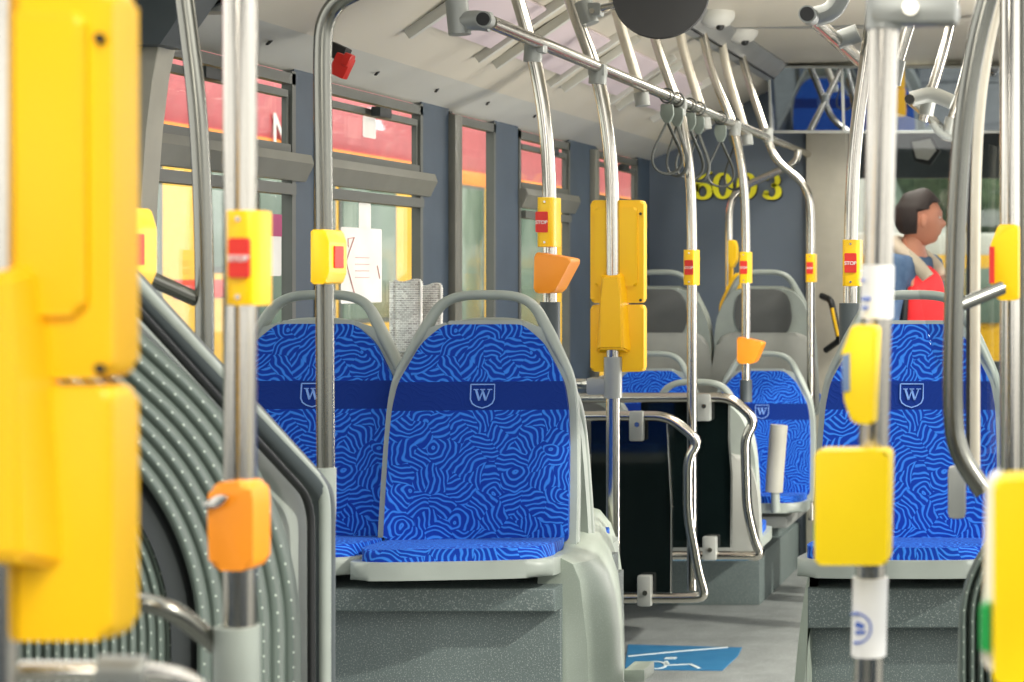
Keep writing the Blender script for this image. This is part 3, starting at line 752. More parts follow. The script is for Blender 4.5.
housing(620, 5.2, 613, 'yellow double validator housing clamped to the mid pole')
housing(20.5, 1.36, -7, 'huge blurred yellow validator housing at the left edge')
pole([(-7, -200), (-7, 750)], 1.36, .0175, 'blurred steel pole at the left edge behind the yellow housing', name='grab_pole')

# tall yellow machine on slanted pole
e = empty('ticket_machine', W(730, 450, 8.3), 'tall narrow yellow machine on the pole beside the small orange box', 'ticket machine')
bm = bmesh.new(); add_prism(bm, rnd([(WX(x, 8.25), WZ(y, 8.25)) for x, y in ((737, 273), (742, 273), (742, 372), (728, 372), (722, 362), (723, 330), (726, 322), (721, 312), (722, 303), (731, 283))], .01), 8.2, 8.3, bev=.008); fin(bm, 'machine_body', 'yellow2', e)
bm = bmesh.new(); add_prism(bm, rnd([(WX(x, 8.3), WZ(y, 8.3)) for x, y in ((729, 240), (735, 240), (737, 247), (737, 260), (733, 268), (729, 265))], .006), 8.28, 8.34, bev=.006); fin(bm, 'top_button', 'yellow', e)
box('neck', W(731, 274, 8.36), (.02, .03, .08), 'yellow2', e)

# ------------------------------------------------------------------ near poles
D1 = 2.05
e = pole([(240, -160), (240, 640)], D1, .0177, 'thick blurred steel pole left of the blue seats with stop button', parts=[('pole_socket', 237, 626, 760, .0245, 'shell')])
eb = empty('ticket_box', W(236, 572, D1), 'large blurred orange ticket box low on the near left pole', 'ticket box', 'orange boxes on the poles')
bm = bmesh.new(); add_prism(bm, rnd([(WX(x, 2.02), WZ(y, 2.02)) for x, y in ((211, 483), (249, 481), (253, 500), (253, 571), (209, 571), (207, 500))], .012), D1-.03, D1+.012, bev=.008, seg=3); fin(bm, 'housing', 'orange', eb)
bm = bmesh.new(); add_prism(bm, rnd([(WX(x, D1), WZ(y, D1)) for x, y in ((219, 500), (236, 490), (246, 492), (238, 502), (224, 505))], .004), D1-.041, D1-.034, bev=.002, seg=2); fin(bm, 'metal_slot', 'chrome', eb)
lo = empty('low_handrail', W(215, 640, 2.1), 'blurred grey handrail dropping to the near left pole socket', 'handrail')
tube('rail_tube', [W(90, 600, 2.0), W(165, 602, 2.0), W(216, 645, 2.05)], .011, 'dsteel', lo, .06)
lo = empty('low_handrail', W(100, 670, 1.5), 'blurred chrome handrail along the lower left edge', 'handrail')
tube('rail_tube', [W(-60, 672, 1.4), W(95, 671, 1.42), W(190, 674, 1.45), W(215, 720, 1.5)], .0085, 'chrome', lo, .05)
tube('rail_sleeve', [W(98, 670, 1.42), W(146, 671, 1.43)], .0125, 'clamp', lo, 0)

# bent dark handrails of the joint, left and right
h = empty('joint_handrail', W(170, 468, 3.2), 'bent dark steel handrail in front of the bellows at left', 'handrail')
tube('rail_tube', [W(165, -150, 3.2), W(190, 40, 3.2), W(199, 120, 3.2), W(204, 230, 3.2), W(205, 340, 3.2), W(203, 425, 3.2), W(193, 452, 3.2), W(171, 469, 3.2)], .0155, 'dsteel', h, .12)
tube('branch_tube', [W(136, 272, 3.1), W(196, 299, 3.2)], .0135, 'dsteel', h)
tube('tube_end', [W(171.5, 468.5, 3.199), W(169, 470.5, 3.199)], .0125, 'black', h)
h = empty('grab_pole', W(326, 480, 3.45), 'bent dark steel pole standing on the bellows frame corner', 'pole')
tube('pole_tube', [W(356, -8, 3.45), W(336, 2, 3.45), W(324, 22, 3.45), W(322, 55, 3.45), W(324, 200, 3.45), W(326, 480, 3.45)], .0165, 'dsteel', h, .08)
tube('pole_socket', [W(326, 468, 3.44), W(326, 500, 3.44), W(325, 530, 3.44)], .0185, 'shell', h)
e = empty('stop_button', W(328, 283, 3.45), 'yellow hexagonal stop button seen side-on on the bent dark pole', 'stop button', 'yellow stop buttons on the poles')
bm = bmesh.new(); add_prism(bm, rnd([(WX(x, 3.45), WZ(y, 3.45)) for x, y in ((320, 230), (334, 230), (338, 242), (338, 272), (334, 284), (320, 284))], .004), 3.41, 3.49, bev=.004, seg=2); fin(bm, 'housing', 'yellow', e)
bm = bmesh.new(); add_prism(bm, rnd([(WX(x, 3.45), WZ(y, 3.45)) for x, y in ((337.5, 246), (339.5, 246), (339.5, 268), (337.5, 268))], .001), 3.43, 3.47); fin(bm, 'stop_plate', 'red', e)
e = empty('stop_button', W(138, 287, 3.0), 'yellow stop button edge peeping past the huge yellow housing', 'stop button', 'yellow stop buttons on the poles')
bm = bmesh.new(); add_prism(bm, rnd([(WX(x, 3.0), WZ(y, 3.0)) for x, y in ((118, 208), (138, 208), (144, 228), (144, 272), (138, 287), (118, 287))], .004), 2.96, 3.04, bev=.004, seg=2); fin(bm, 'housing', 'yellow', e)
bm = bmesh.new(); add_prism(bm, [(WX(x, 3.0), WZ(y, 3.0)) for x, y in ((139, 234), (144.6, 234), (144.6, 265), (139, 265))], 2.952, 3.0); fin(bm, 'stop_plate', 'red', e)
pole([(122, -60), (122, 1145)], 3.0, .012, 'slim steel pole hidden behind the huge yellow housing')

h = empty('joint_handrail', W(978, 487, 2.75), 'bent dark steel handrail at right in front of the blue seat', 'handrail')
tube('rail_tube', [W(1006, -60, 2.75), W(980, 20, 2.75), W(964, 110, 2.75), W(957, 200, 2.75), W(954, 300, 2.75), W(952, 410, 2.75), W(957, 452, 2.75), W(984, 492, 2.75)], .0155, 'dsteel', h, .12)
tube('branch_tube', [W(958, 306, 2.75), W(1002, 288, 2.8)], .0105, 'dsteel', h)
pole([(1008, -40), (985, 60), (976, 150), (975, 300), (975, 470)], 3.1, .009, 'thin pale upright strip right of the bent dark handrail', mat='cream')
pole([(972, 100), (970, 300), (970, 470)], 3.12, .007, 'thin black upright strip beside the bent dark handrail', mat='black')
pole([(1010, -60), (1010, 500)], 3.0, .0175, 'steel pole at the right edge carrying a yellow stop button')
pole([(1026, -60), (1026, 500)], 3.02, .010, 'thin pale pole at the extreme right edge', mat='clamp')
e = empty('stop_button', W(1005, 300, 2.95), 'yellow hexagonal stop button on the pole at the right edge', 'stop button', 'yellow stop buttons on the poles')
bm = bmesh.new(); add_prism(bm, rnd([(WX(x, 2.95), WZ(y, 2.95)) for x, y in ((1000, 225), (1019, 225), (1019, 300), (999, 300), (992, 285), (992, 245))], .005), 2.91, 2.99, bev=.004, seg=2); fin(bm, 'housing', 'yellow', e)
bm = bmesh.new(); add_prism(bm, [(WX(x, 2.95), WZ(y, 2.95)) for x, y in ((991, 247), (996, 247), (996, 283), (991, 283))], 2.905, 2.96); fin(bm, 'stop_plate', 'red', e)

# wrapped pole at right with validator
D2 = 2.1
pt = W(885, -150, D2); pb = W(866, 760, D2)
e = empty('grab_pole', pb, 'thick blurred steel pole with white wraps standing left of the passenger', 'pole')
tube('pole_tube', [W(886, -60, D2), W(883.5, 30, D2), W(866, 760, D2)], .0175, 'chrome', e, 0)
def on2(y): return 883.5-(y-30)*17.5/730
bm = bmesh.new(); add_tube(bm, [W(on2(265), 265, D2), W(on2(318), 318, D2)], .0192, 0, 20); w1 = fin(bm, 'white_wrap', 'white', e)
bm = bmesh.new()
for y, a, b in ((280, 860, 864), (299, 862, 871), (308, 862, 868)): add_box(bm, W((a+b)/2, y, D2-.0175), ((b-a)*D2/F, .004, .0035))
fin(bm, 'printed_marks', 'blueink', w1, False)
bm = bmesh.new(); add_tube(bm, [W(on2(577), 577, D2), W(on2(655), 655, D2)], .0205, 0, 20); w2 = fin(bm, 'white_wrap', 'white', e)
bm = bmesh.new(); cc = (WX(862, D2), WZ(625, D2))
add_stroke(bm, arc(0, 0, 1, 1, -100, 110, 20), .12, D2-.0215, D2-.014, (cc[0]-.004, cc[1]), .017)
add_stroke(bm, [(-.3, .3), (.3, .1)], .3, D2-.0215, D2-.014, (cc[0], cc[1]), .017); add_stroke(bm, [(-.3, -.3), (.4, -.25)], .2, D2-.0215, D2-.014, cc, .017)
fin(bm, 'printed_emblem', 'blueink', w2, False)
bm = bmesh.new()
add_box(bm, W(915, 11, D2-.0), (88*D2/F, .05, 30*D2/F), None, .012); add_tube(bm, [W(884, -30, D2), W(884, 30, D2)], .0215, 0)
cl = fin(bm, 'top_clamp', 'clamp', e)
lathe('screw', [(.001, -.003), (.006, 0), (.009, .003), (.009, .008)], 'chrome', cl, W(911, 8, D2-.026), 'Y', 18)
def flip(o):
    pass
e = empty('ticket_validator', W(855, 565, D2-.06), 'yellow rectangular ticket validator on the white-wrapped pole', 'validator')
prism('case', rnd([(WX(x, 2.04), WZ(y, 2.04)) for x, y in ((816, 450), (890, 450), (888, 564), (816, 564))], .006), D2-.07, D2-.02, 'lemon', e, bev=.005)
prism('side_label', [(WX(x, 2.04), WZ(y, 2.04)) for x, y in ((811, 526), (816, 524), (816, 552), (811, 550))], D2-.04, D2-.025, 'green', e)
e = empty('stop_button', W(860, 425, D2), 'yellow hexagonal box with grey screen seen side-on on the wrapped pole', 'stop button', 'yellow stop buttons on the poles')
prism('housing', rnd([(WX(x, 2.04), WZ(y, 2.04)) for x, y in ((852, 325), (877, 327), (873, 425), (852, 423), (844, 400), (841, 355))], .004), D2-.06, D2-.018, 'lemon', e, bev=.004)
prism('screen', [(WX(x, 2.04), WZ(y, 2.04)) for x, y in ((842, 355), (850, 353), (850, 391), (843, 392))], D2-.063, D2-.03, 'screen', e)
e = empty('ticket_validator', W(1030, 680, 1.5), 'blurred yellow ticket validator at the lower right corner', 'validator')
prism('case', rnd([(WX(x, 1.5), WZ(y, 1.5)) for x, y in ((996, 476), (1090, 470), (1090, 682), (996, 676))], .006), 1.46, 1.53, 'lemon', e, bev=.005)
prism('side_case', rnd([(WX(x, 1.5), WZ(y, 1.5)) for x, y in ((986, 480), (999, 476), (999, 676), (982, 665))], .004), 1.5, 1.56, 'paper', e, bev=.003)
prism('green_label', [(WX(x, 1.5), WZ(y, 1.5)) for x, y in ((981, 605), (991, 600), (991, 650), (981, 645))], 1.485, 1.51, 'green', e)
pole([(1050, -80), (1050, 900)], 1.55, .016, 'steel pole outside the right edge holding the corner validator')
# clear partition pane at right
e = empty('clear_screen', W(1000, 480, 3.2), 'clear glass pane between the bent handrail and the right-edge pole', 'screen')
prism('glass_pane', [(WX(x, 3.3), WZ(y, 3.3)) for x, y in ((890, 110), (1050, 165), (1050, 470), (960, 470), (890, 170))], 3.3, 3.306, 'clear', e)
e.name = 'clear_screen'

# ------------------------------------------------------------------ bellows
def bellows(name, cx, cy, rs, D0, slope, pxref, mirror, label, a_end, tail, down):
    """folded cover: ribs follow concentric arcs that run on straight at both ends; rs = list of (radius, spacing, depth)"""
    bm = bmesh.new(); uvl = bm.loops.layers.uv.new('UVMap')
    ss = []; n_arc = 26
    path = []          # (kind, value)
    for k in range(13): path.append(('t', tail*(1-k/12.0)))
    for k in range(1, n_arc): path.append(('a', math.radians(a_end)*(1-k/float(n_arc))))
    for k in range(9): path.append(('d', down*k/8.0))
    def pt(r, q):
        kd, v = q
        ae = math.radians(a_end)
        if kd == 'a': x, y = r*math.cos(v), -r*math.sin(v)
        elif kd == 't': x, y = r*math.cos(ae)-v*math.sin(ae), -r*math.sin(ae)-v*math.cos(ae)
        else: x, y = r, v
        return cx+mirror*x, cy+y
    cols = []; vv = []
    r = rs[0][0]; acc = 0
    for (r0, r1, sp, dep) in rs:
        m = max(1, int(round((r0-r1)/sp)))
        sub = 8
        for k in range(m*sub+1):
            rr = r0+(r1-r0)*k/(m*sub); ph = k/float(sub)
            hgt = abs(math.sin(math.pi*ph))*dep
            cols.append((rr, hgt)); vv.append(acc+ph)
        acc += m
    V = []
    for rr, hgt in cols:
        row = []
        for q in path:
            x, y = pt(rr, q); D = 1/(1/D0+slope*(pxref-x))-hgt
            row.append(bm.verts.new(W(x, y, D)))
        V.append(row)
    # arc length for the dots
    L = [0]
    for j in range(1, len(path)):
        a = pt(250*0+rs[0][0]*.8, path[j-1]); b = pt(rs[0][0]*.8, path[j]); L.append(L[-1]+math.hypot(a[0]-b[0], a[1]-b[1]))
    for i in range(len(V)-1):
        for j in range(len(path)-1):
            f = bm.faces.new((V[i][j], V[i][j+1], V[i+1][j+1], V[i+1][j]))
            for lp, (ii, jj) in zip(f.loops, ((i, j), (i, j+1), (i+1, j+1), (i+1, j))):
                lp[uvl].uv = (L[jj]/15.0+.37*int(vv[i]+1e-6), vv[ii])
    return fin(bm, name, 'bellows', None)
e = empty('joint_bellows', W(300, 700, 3.3), 'grey ribbed rubber bellows with dotted folds at lower left', 'bellows')
b1 = bellows('ribbed_fold', -65, 640, [(366, 262, 14.0, .016)], 3.3, .00033, 320, 1, '', 47, 430, 320)
adopt(b1, e)
b2 = bellows('ribbed_fold', -65, 640, [(240, 60, 9.5, .013)], 3.36, .00033, 320, 1, '', 47, 430, 320)
adopt(b2, e)
bb = bellows('fold_seal', -65, 640, [(266, 236, 30, .0)], 3.33, .00033, 320, 1, '', 47, 430, 320)
bb.data.materials[0] = M['rub']; adopt(bb, e)
# backing plate filling the outer corner
def DB(x, k=0): return 1/(1/3.3+.00033*(320-x))+k
bm = bmesh.new()
op = [(-40, 95), (137, 300), (316, 492), (316, 960), (-40, 960)]
a = [bm.verts.new(W(x, y, DB(x, .09))) for x, y in op]; b = [bm.verts.new(W(x, y, DB(x, .12))) for x, y in op]
bm.faces.new(a); bm.faces.new(b[::-1])
for i in range(5): bm.faces.new((a[i], b[i], b[(i+1) % 5], a[(i+1) % 5]))
fin(bm, 'backing_plate', 'shell', e, False)
tube('frame_seal', [W(x, y, DB(x, -.005)) for x, y in ((-60, 85), (137, 309), (311, 500), (312, 960))], .007, 'black', e, .05)
tube('portal_frame', [W(x, y, DB(x, .01)) for x, y in ((-60, 67), (137, 291), (318, 487), (323, 500), (323, 960))], .0215, 'dgrey', e, .04)
tube('frame_bead', [W(x, y, DB(x, -.012)) for x, y in ((-60, 60), (137, 284), (320, 482), (325, 500), (325, 960))], .0105, 'shell', e, .04)
e = empty('joint_bellows', W(1000, 700, 3.0), 'grey ribbed rubber bellows at lower right behind the corner validator', 'bellows')
b1 = bellows('ribbed_fold', 1085, 620, [(126, 20, 9, .02)], 3.0, .0, 1000, -1, '', 60, 150, 360)
adopt(b1, e)
tube('frame_seal', [W(x, y, 3.02) for x, y in ((1030, 480), (985, 545), (962, 600), (959, 960))], .006, 'shell', e, .06)
box('hinge_bracket', W(957, 492, 3.05), (.03, .03, .09), 'clamp', e, bev=.01)
# portal of the joint: dark panel and pale curved post
prism('portal', [(WX(x, 3.9), WZ(y, 3.9)) for x, y in ((30, -60), (212, -60), (196, -8), (160, 44), (30, 44))], 3.9, 4.0, 'dgrey', None); struct(bpy.data.objects['portal'], 'trim_9')
bm = bmesh.new(); add_prism(bm, [(WX(x, 3.95), WZ(y, 3.95)) for x, y in ((132, 44), (160, 44), (152, 80), (146, 130), (141, 200), (139, 290), (100, 290), (100, 44))], 3.95, 4.02, bev=.004)
struct(fin(bm, 'trim_10', 'beige'))
# grille in the ceiling corner
e = empty('air_vent', W(222, 4, 4.1), 'small slatted grey air vent at the top left by the steel pole', 'vent')
box('vent_frame', W(216, 2, 4.05), (.09, .06, .05), 'clamp', e)
bm = bmesh.new()
for k in range(5): add_box(bm, W(208+k*4, 8-k*2, 4.01), (.02, .01, .006), Matrix.Rotation(-.5, 3, 'Y'))
fin(bm, 'slats', 'rub', e, False)

# ------------------------------------------------------------------ small things at the windows
e = empty('emergency_hammer', W(342, 62, 4.75), 'red emergency hammer in black holder above the window', 'hammer')
r1 = Matrix.Rotation(math.radians(25), 3, 'Y')
box('holder', W(338, 52, 4.78), (.05, .04, .04), 'black', e, rot=r1)
bm = bmesh.new(); add_box(bm, W(342, 66, 4.74), (.045, .03, .06), r1, .006); add_box(bm, W(348, 60, 4.73), (.02, .03, .035), r1, .005); fin(bm, 'hammer_body', 'redb', e)
# notice taped to the pane
def on_glass(px, py): D = -(XL+.0)*F/(VX-px); return D, WZ(py, D)
def sheet(name, x0, x1, y0, y1, mat, label, cat, off=.012):
    da, _ = on_glass(x0, 0); db, _ = on_glass(x1, 0); dm = (da+db)/2
    z0, z1 = WZ(y1, dm), WZ(y0, dm)
    e = empty(name, (XL+off, dm, z0), label, cat)
    bm = bmesh.new(); add_prism(bm, rnd(rect(da, z0, db, z1), .008), XL+off-.001, XL+off, 'YZ'); fin(bm, 'paper_sheet', mat, e)
    return e, da, db, z0, z1
e, da, db, z0, z1 = sheet('notice', 337, 378, 228, 303, 'paper', 'white notice with faint red arrows on the window above the left seat', 'notice')
bm = bmesh.new()
def yz_stroke(bm, pts, w, x):
    for (a, b) in zip(pts[:-1], pts[1:]):
        A, B = Vector((x, a[0], a[1])), Vector((x, b[0], b[1])); add_tube(bm, [A, B], w, 0, 6)
yz_stroke(bm, [(da+.09, z1-.03), (da+.03, (z0+z1)/2+.01), (da+.09, z0+.03)], .0016, XL+.014)
yz_stroke(bm, [(db-.04, (z0+z1)/2), (db-.02, (z0+z1)/2-.04)], .0016, XL+.014)
yz_stroke(bm, [(da+.05, z1-.06), (da+.045, z1-.035), (da+.09, z1-.03)], .0014, XL+.014)
for k in range(4): yz_stroke(bm, [(da+.1, z1-.09-k*.02), (da+.2, z1-.09-k*.02)], .001, XL+.014)
fin(bm, 'printed_arrows', pm('faded_red_ink', (222, 170, 162), .8), e)
sheet('sticker', 357, 369, 203, 260, 'paper', 'narrow strip sticker on the window pane above the white notice', 'sticker', .006)
e, da, db, z0, z1 = sheet('sticker', 259, 277, 214, 276, 'paper', 'white and magenta sticker on the window right of the near left pole', 'sticker')
bm = bmesh.new(); add_prism(bm, rect(da, z1-.06, db, z1), XL+.012, XL+.0135, 'YZ'); fin(bm, 'magenta_header', 'magenta', e)
sheet('sticker', 361, 374, 117, 138, 'paper', 'tiny white sticker in the upper vent pane before the red bus', 'sticker', .006)
# newspapers in a wall pocket
for i, (xa, xb, yt, yb, D, lab) in enumerate(((390, 397, 281, 372, 5.78, 'leftmost newspaper, its edge turned out'), (396, 421, 280, 366, 5.75, 'middle newspaper with printed columns facing the aisle'), (418, 441, 284, 362, 5.80, 'rightmost newspaper, its front page folded over'))):
    e = empty('newspaper', W((xa+xb)/2, yb, D), lab+' in the window rack', 'newspaper', 'newspapers in the window rack')
    bm = bmesh.new()
    for s in range(4):
        q = s*.004; n = 6
        for side in (0,):
            vs = []
            for k in range(n+1):
                x = xa+(xb-xa)*k/n; bulge = .02*math.sin(math.pi*k/n)
                vs.append((bm.verts.new(W(x+s*.6, yt+s*1.3+1.5*math.sin(k), D+q-bulge)), bm.verts.new(W(x+s*.4, yb, D+q-bulge*.5))))
            for k in range(n): bm.faces.new((vs[k][0], vs[k+1][0], vs[k+1][1], vs[k][1]))
    o = fin(bm, 'pages', 'news', e); sm = o.modifiers.new('th', 'SOLIDIFY'); sm.thickness = .0025
    bm = bmesh.new(); add_tube(bm, [W(xb, yt+1, D-.006), W(xb, yb, D-.004)], .004, 0, 8); fin(bm, 'fold', 'paper', e)
e = empty('newspaper_rack', W(415, 372, 5.8), 'grey wire pocket holding the newspapers by the window', 'rack')
bm = bmesh.new()
add_tube(bm, [W(388, 352, 5.72), W(443, 352, 5.72), W(446, 352, 5.86)], .004, .02, 8)
add_tube(bm, [W(388, 376, 5.72), W(443, 376, 5.72)], .004, 0, 8)
for x in (389, 405, 424, 443): add_tube(bm, [W(x, 352, 5.72), W(x, 376, 5.72)], .003, 0, 6)
fin(bm, 'wire_frame', 'clamp', e)

# wheelchair marking on the floor
e = empty('wheelchair_marking', (WX(683, 6.9), 6.9, 0), 'blue floor marking with a white wheelchair symbol in the aisle', 'floor marking')
def FX(px, py): D = H*F/(py-VY); return WX(px, D), D
q = [FX(628, 645), FX(742, 648), FX(738, 656), FX(722, 671), FX(632, 670), FX(625, 668)]
bm = bmesh.new(); add_prism(bm, q, 0, .0025, 'XY'); fin(bm, 'blue_field', 'bluefloor', e, False)
bm = bmesh.new()
def fs(pts, w):
    for a, b in zip(pts[:-1], pts[1:]):
        A = Vector(FX(*a)); B = Vector(FX(*b)); t = (B-A).normalized(); n = Vector((-t.y, t.x))*w/2
        add_prism(bm, [tuple(A+n), tuple(B+n), tuple(B-n), tuple(A-n)], .002, .0045, 'XY')
fs([(655+11*math.cos(a/6.28*6.28), 666+3.6*math.sin(a)) for a in [2*math.pi*k/14 for k in range(15)]], .012)
fs([(665, 659), (676, 659)], .03); fs([(666, 662), (668, 666), (690, 665), (699, 669)], .014)
fs([(628, 657), (680, 652), (728, 648)], .014)
fin(bm, 'white_symbol', 'marking', e, False)
o = box('floor_latch', (WX(634, 4.35), 4.4, WZ(676, 4.35)), (.05, .1, .03), 'fairing'); tag(o, 'pale block at the foot of the wheel cover beside the aisle', 'block')

# ------------------------------------------------------------------ the passenger
def person():
    px0, DP = -.80, 8.0
    e = empty('person', (px0-.02, DP, 0), 'dark-haired standing person in denim jacket and red shirt looking to the right', 'person')
    X = lambda px: WX(px, DP)
    Zp = lambda py: WZ(py, DP)
    def skin_obj(name, verts, edges, radii, mat, sub=2):
        me = bpy.data.meshes.new(name); me.from_pydata(verts, edges, []); o = bpy.data.objects.new(name, me); col.objects.link(o)
        me.materials.append(M[mat]); adopt(o, e)
        sk = o.modifiers.new('skin', 'SKIN'); sk.use_smooth_shade = True
        for i, r in enumerate(radii):
            v = me.skin_vertices[0].data[i]; v.radius = (r, r) if isinstance(r, (int, float)) else r; v.use_root = (i == 0)
        ss = o.modifiers.new('ss', 'SUBSURF'); ss.levels = sub; ss.render_levels = sub
        return o
    cx = X(909)       # shoulders centre, the body faces right and a little away
    fx, fy = .93, -.37  # facing
    sx, sy = -fy, fx   # to its left (away)
    def P(f, s, z): return (cx+f*fx+s*sx, DP+f*fy+s*sy, z)
    # body in one surface: pelvis, spine, neck, arms, legs
    zs = 1.51
    v = [P(-.0, 0, .98), P(.01, 0, 1.15), P(.01, 0, 1.33), P(0, 0, 1.46), P(.01, 0, 1.56), P(.035, 0, 1.66),
         P(.0, .13, 1.45), P(.0, -.13, 1.45), P(-.02, .23, 1.22), P(-.02, -.23, 1.22), P(.12, .21, 1.02), P(.12, -.21, 1.02),
         P(0, .09, .92), P(0, -.09, .92), P(.02, .10, .50), P(.02, -.10, .50), P(-.02, .10, .08), P(-.02, -.10, .08), P(.14, .11, .05), P(.14, -.11, .05)]
    ed = [(0, 1), (1, 2), (2, 3), (3, 4), (4, 5), (3, 6), (3, 7), (6, 8), (7, 9), (8, 10), (9, 11), (0, 12), (0, 13), (12, 14), (13, 15), (14, 16), (15, 17), (16, 18), (17, 19)]
    rd = [.13, .12, .135, .12, .058, .055, .05, .05, .04, .04, .032, .032, .095, .095, .06, .06, .045, .045, .035, .035]
    skin_obj('body', v, ed, rd, 'skin')
    v = [P(.02, -.01, .93), P(.045, -.02, 1.16), P(.055, -.02, 1.33), P(.045, -.015, 1.44), P(.03, 0, 1.5)]
    skin_obj('red_shirt', v, [(0, 1), (1, 2), (2, 3), (3, 4)], [.14, .135, .145, .12, .07], 'tshirt')
    v = [P(-.045, -.01, .93), P(-.055, -.01, 1.16), P(-.055, -.01, 1.33), P(-.045, 0, 1.45), P(-.01, .165, 1.475), P(-.01, -.165, 1.475), P(-.02, .23, 1.22), P(-.02, -.23, 1.22), P(.115, .21, 1.04), P(.115, -.21, 1.04), P(-.03, 0, 1.53)]
    jr = [.15, .145, .155, .135, .105, .105, .078, .078, .055, .055, .075]
    skin_obj('denim_jacket', v, [(0, 1), (1, 2), (2, 3), (3, 4), (3, 5), (4, 6), (5, 7), (6, 8), (7, 9), (3, 10)], jr, 'denim')
    v = [P(0, 0, 1.08), P(0, .08, .90), P(0, -.08, .90), P(.02, .10, .5), P(.02, -.10, .5), P(-.02, .10, .06), P(-.02, -.10, .06)]
    skin_obj('trousers', v, [(0, 1), (0, 2), (1, 3), (2, 4), (3, 5), (4, 6)], [.15, .125, .125, .09, .09, .07, .07], 'trouser')
    # hands with fingers
    for s in (1, -1):
        hv = [P(.12, s*.21, 1.02), P(.15, s*.205, .95)]; he = [(0, 1)]; hr = [.028, .034]
        for k in range(4):
            b = len(hv); hv += [P(.135+.018*k, s*.2, .92), P(.14+.018*k, s*.195, .88-.004*abs(k-1.5)), P(.13+.018*k, s*.18, .85)]; he += [(1, b), (b, b+1), (b+1, b+2)]; hr += [.01, .009, .007]
        b = len(hv); hv += [P(.185, s*.19, .95), P(.20, s*.18, .92)]; he += [(1, b), (b, b+1)]; hr += [.012, .009]
        skin_obj('hand', hv, he, hr, 'skin', 1)
        box('shoe', Vector(P(.06, s*.1, .045)), (.27, .1, .09), 'black', e, bev=.03, rot=Matrix.Rotation(math.atan2(fy, fx), 3, 'Z'))
    # head
    hc = Vector(P(.055, 0, Zp(219)))
    fx, fy = .97, .24; sx, sy = -fy, fx      # the head turns away a little
    def ellips(bm, c, r, fn=None, seg=24, ring=16):
        g = bmesh.ops.create_uvsphere(bm, u_segments=seg, v_segments=ring, radius=1)
        B = Matrix(((fx, sx, 0), (fy, sy, 0), (0, 0, 1)))
        for vv in g['verts']:
            p = Vector((vv.co.x*r[0], vv.co.y*r[1], vv.co.z*r[2]))
            if fn: p = fn(p)
            vv.co = B @ p + c
    def face(p):
        x, y, z = p
        if z < -.02: k = min(1, (-.02-z)/.09); y *= 1-.32*k; x = x+(.012*k if x > 0 else .03*k)
        if x > .05:   # nose, brow, mouth, chin on the midline
            m = math.exp(-(y/.017)**2)
            x += m*.024*math.exp(-((z+.022)/.017)**2)+.006*math.exp(-((z-.03)/.012)**2)*math.exp(-(y/.04)**2)
            x -= .012*math.exp(-((z-.006)/.012)**2)*math.exp(-((abs(y)-.03)/.014)**2)
            x += m*.008*math.exp(-((z+.062)/.008)**2)+m*.008*math.exp(-((z+.098)/.014)**2)
            x -= m*.005*math.exp(-((z+.07)/.004)**2)
        return Vector((x, y, z))
    bm = bmesh.new(); ellips(bm, hc, (.098, .076, .118), face, 40, 32); fin(bm, 'head', 'skin', e)
    bm = bmesh.new()
    def hairf(p):
        x, y, z = p
        if z < .06 and x > .045: x = .045+(x-.045)*.1; y *= .9
        if z < .015 and x > -.012: x = -.012+(x+.012)*.1; y *= .88
        if z < -.04: k = min(1, (-.04-z)/.08); y *= 1-.3*k; x *= 1-.12*k
        if z < -.08: z = -.08+(z+.08)*.15
        if z > .05: z += .012*math.sin(x*60)*.4; x += .012
        return Vector((x, y, z))
    ellips(bm, hc+Vector((-.012*fx, -.012*fy, .014)), (.107, .086, .122), hairf, 36, 28)
    fin(bm, 'hair', 'hair', e)
    for s in (1, -1):
        bm = bmesh.new(); ellips(bm, hc+Vector((fx*.006+sx*s*.076, fy*.006+sy*s*.076, -.012)), (.019, .011, .032), None, 16, 12); fin(bm, 'ear', 'skin', e)
        bm = bmesh.new(); ellips(bm, hc+Vector((fx*.083+sx*s*.03, fy*.083+sy*s*.03, .006)), (.005, .010, .004), None, 12, 8); fin(bm, 'eye', 'white', e)
    # fleece collar round the back of the neck, shirt neckline, strap
    fx, fy = .93, -.37; sx, sy = -fy, fx
    pts = [P(.13, -.075, 1.44), P(.085, -.09, 1.50), P(.0, -.085, 1.56), P(-.06, -.03, 1.60), P(-.06, .03, 1.60), P(0, .085, 1.56), P(.085, .09, 1.50), P(.13, .075, 1.44)]
    tube('collar', pts, .033, 'collar', e, .04, .9)
    pts = [P(-.16, -.10, 1.2), P(-.17, -.11, 1.38), P(-.06, -.13, 1.56), P(.03, -.16, 1.51), P(.07, -.165, 1.38), P(.05, -.15, 1.2), P(-.06, -.15, 1.15)]
    tube('bag_strap', pts, .016, 'black', e, .06, 1.0)
    return e
person()
# panel mirror seen ahead of the passenger
e = empty('interior_mirror', W(921, 150, 10.2), 'bright angular mirror hanging ahead above the passenger', 'mirror')
prism('mirror_face', [(WX(x, 10.2), WZ(y, 10.2)) for x, y in ((912, 142), (930, 139), (936, 150), (928, 160), (916, 158))], 10.2, 10.22, 'bld', e)
prism('mirror_rim', [(WX(x, 10.2), WZ(y, 10.2)) for x, y in ((909, 140), (932, 136), (940, 150), (930, 165), (914, 161))], 10.23, 10.26, 'black', e)

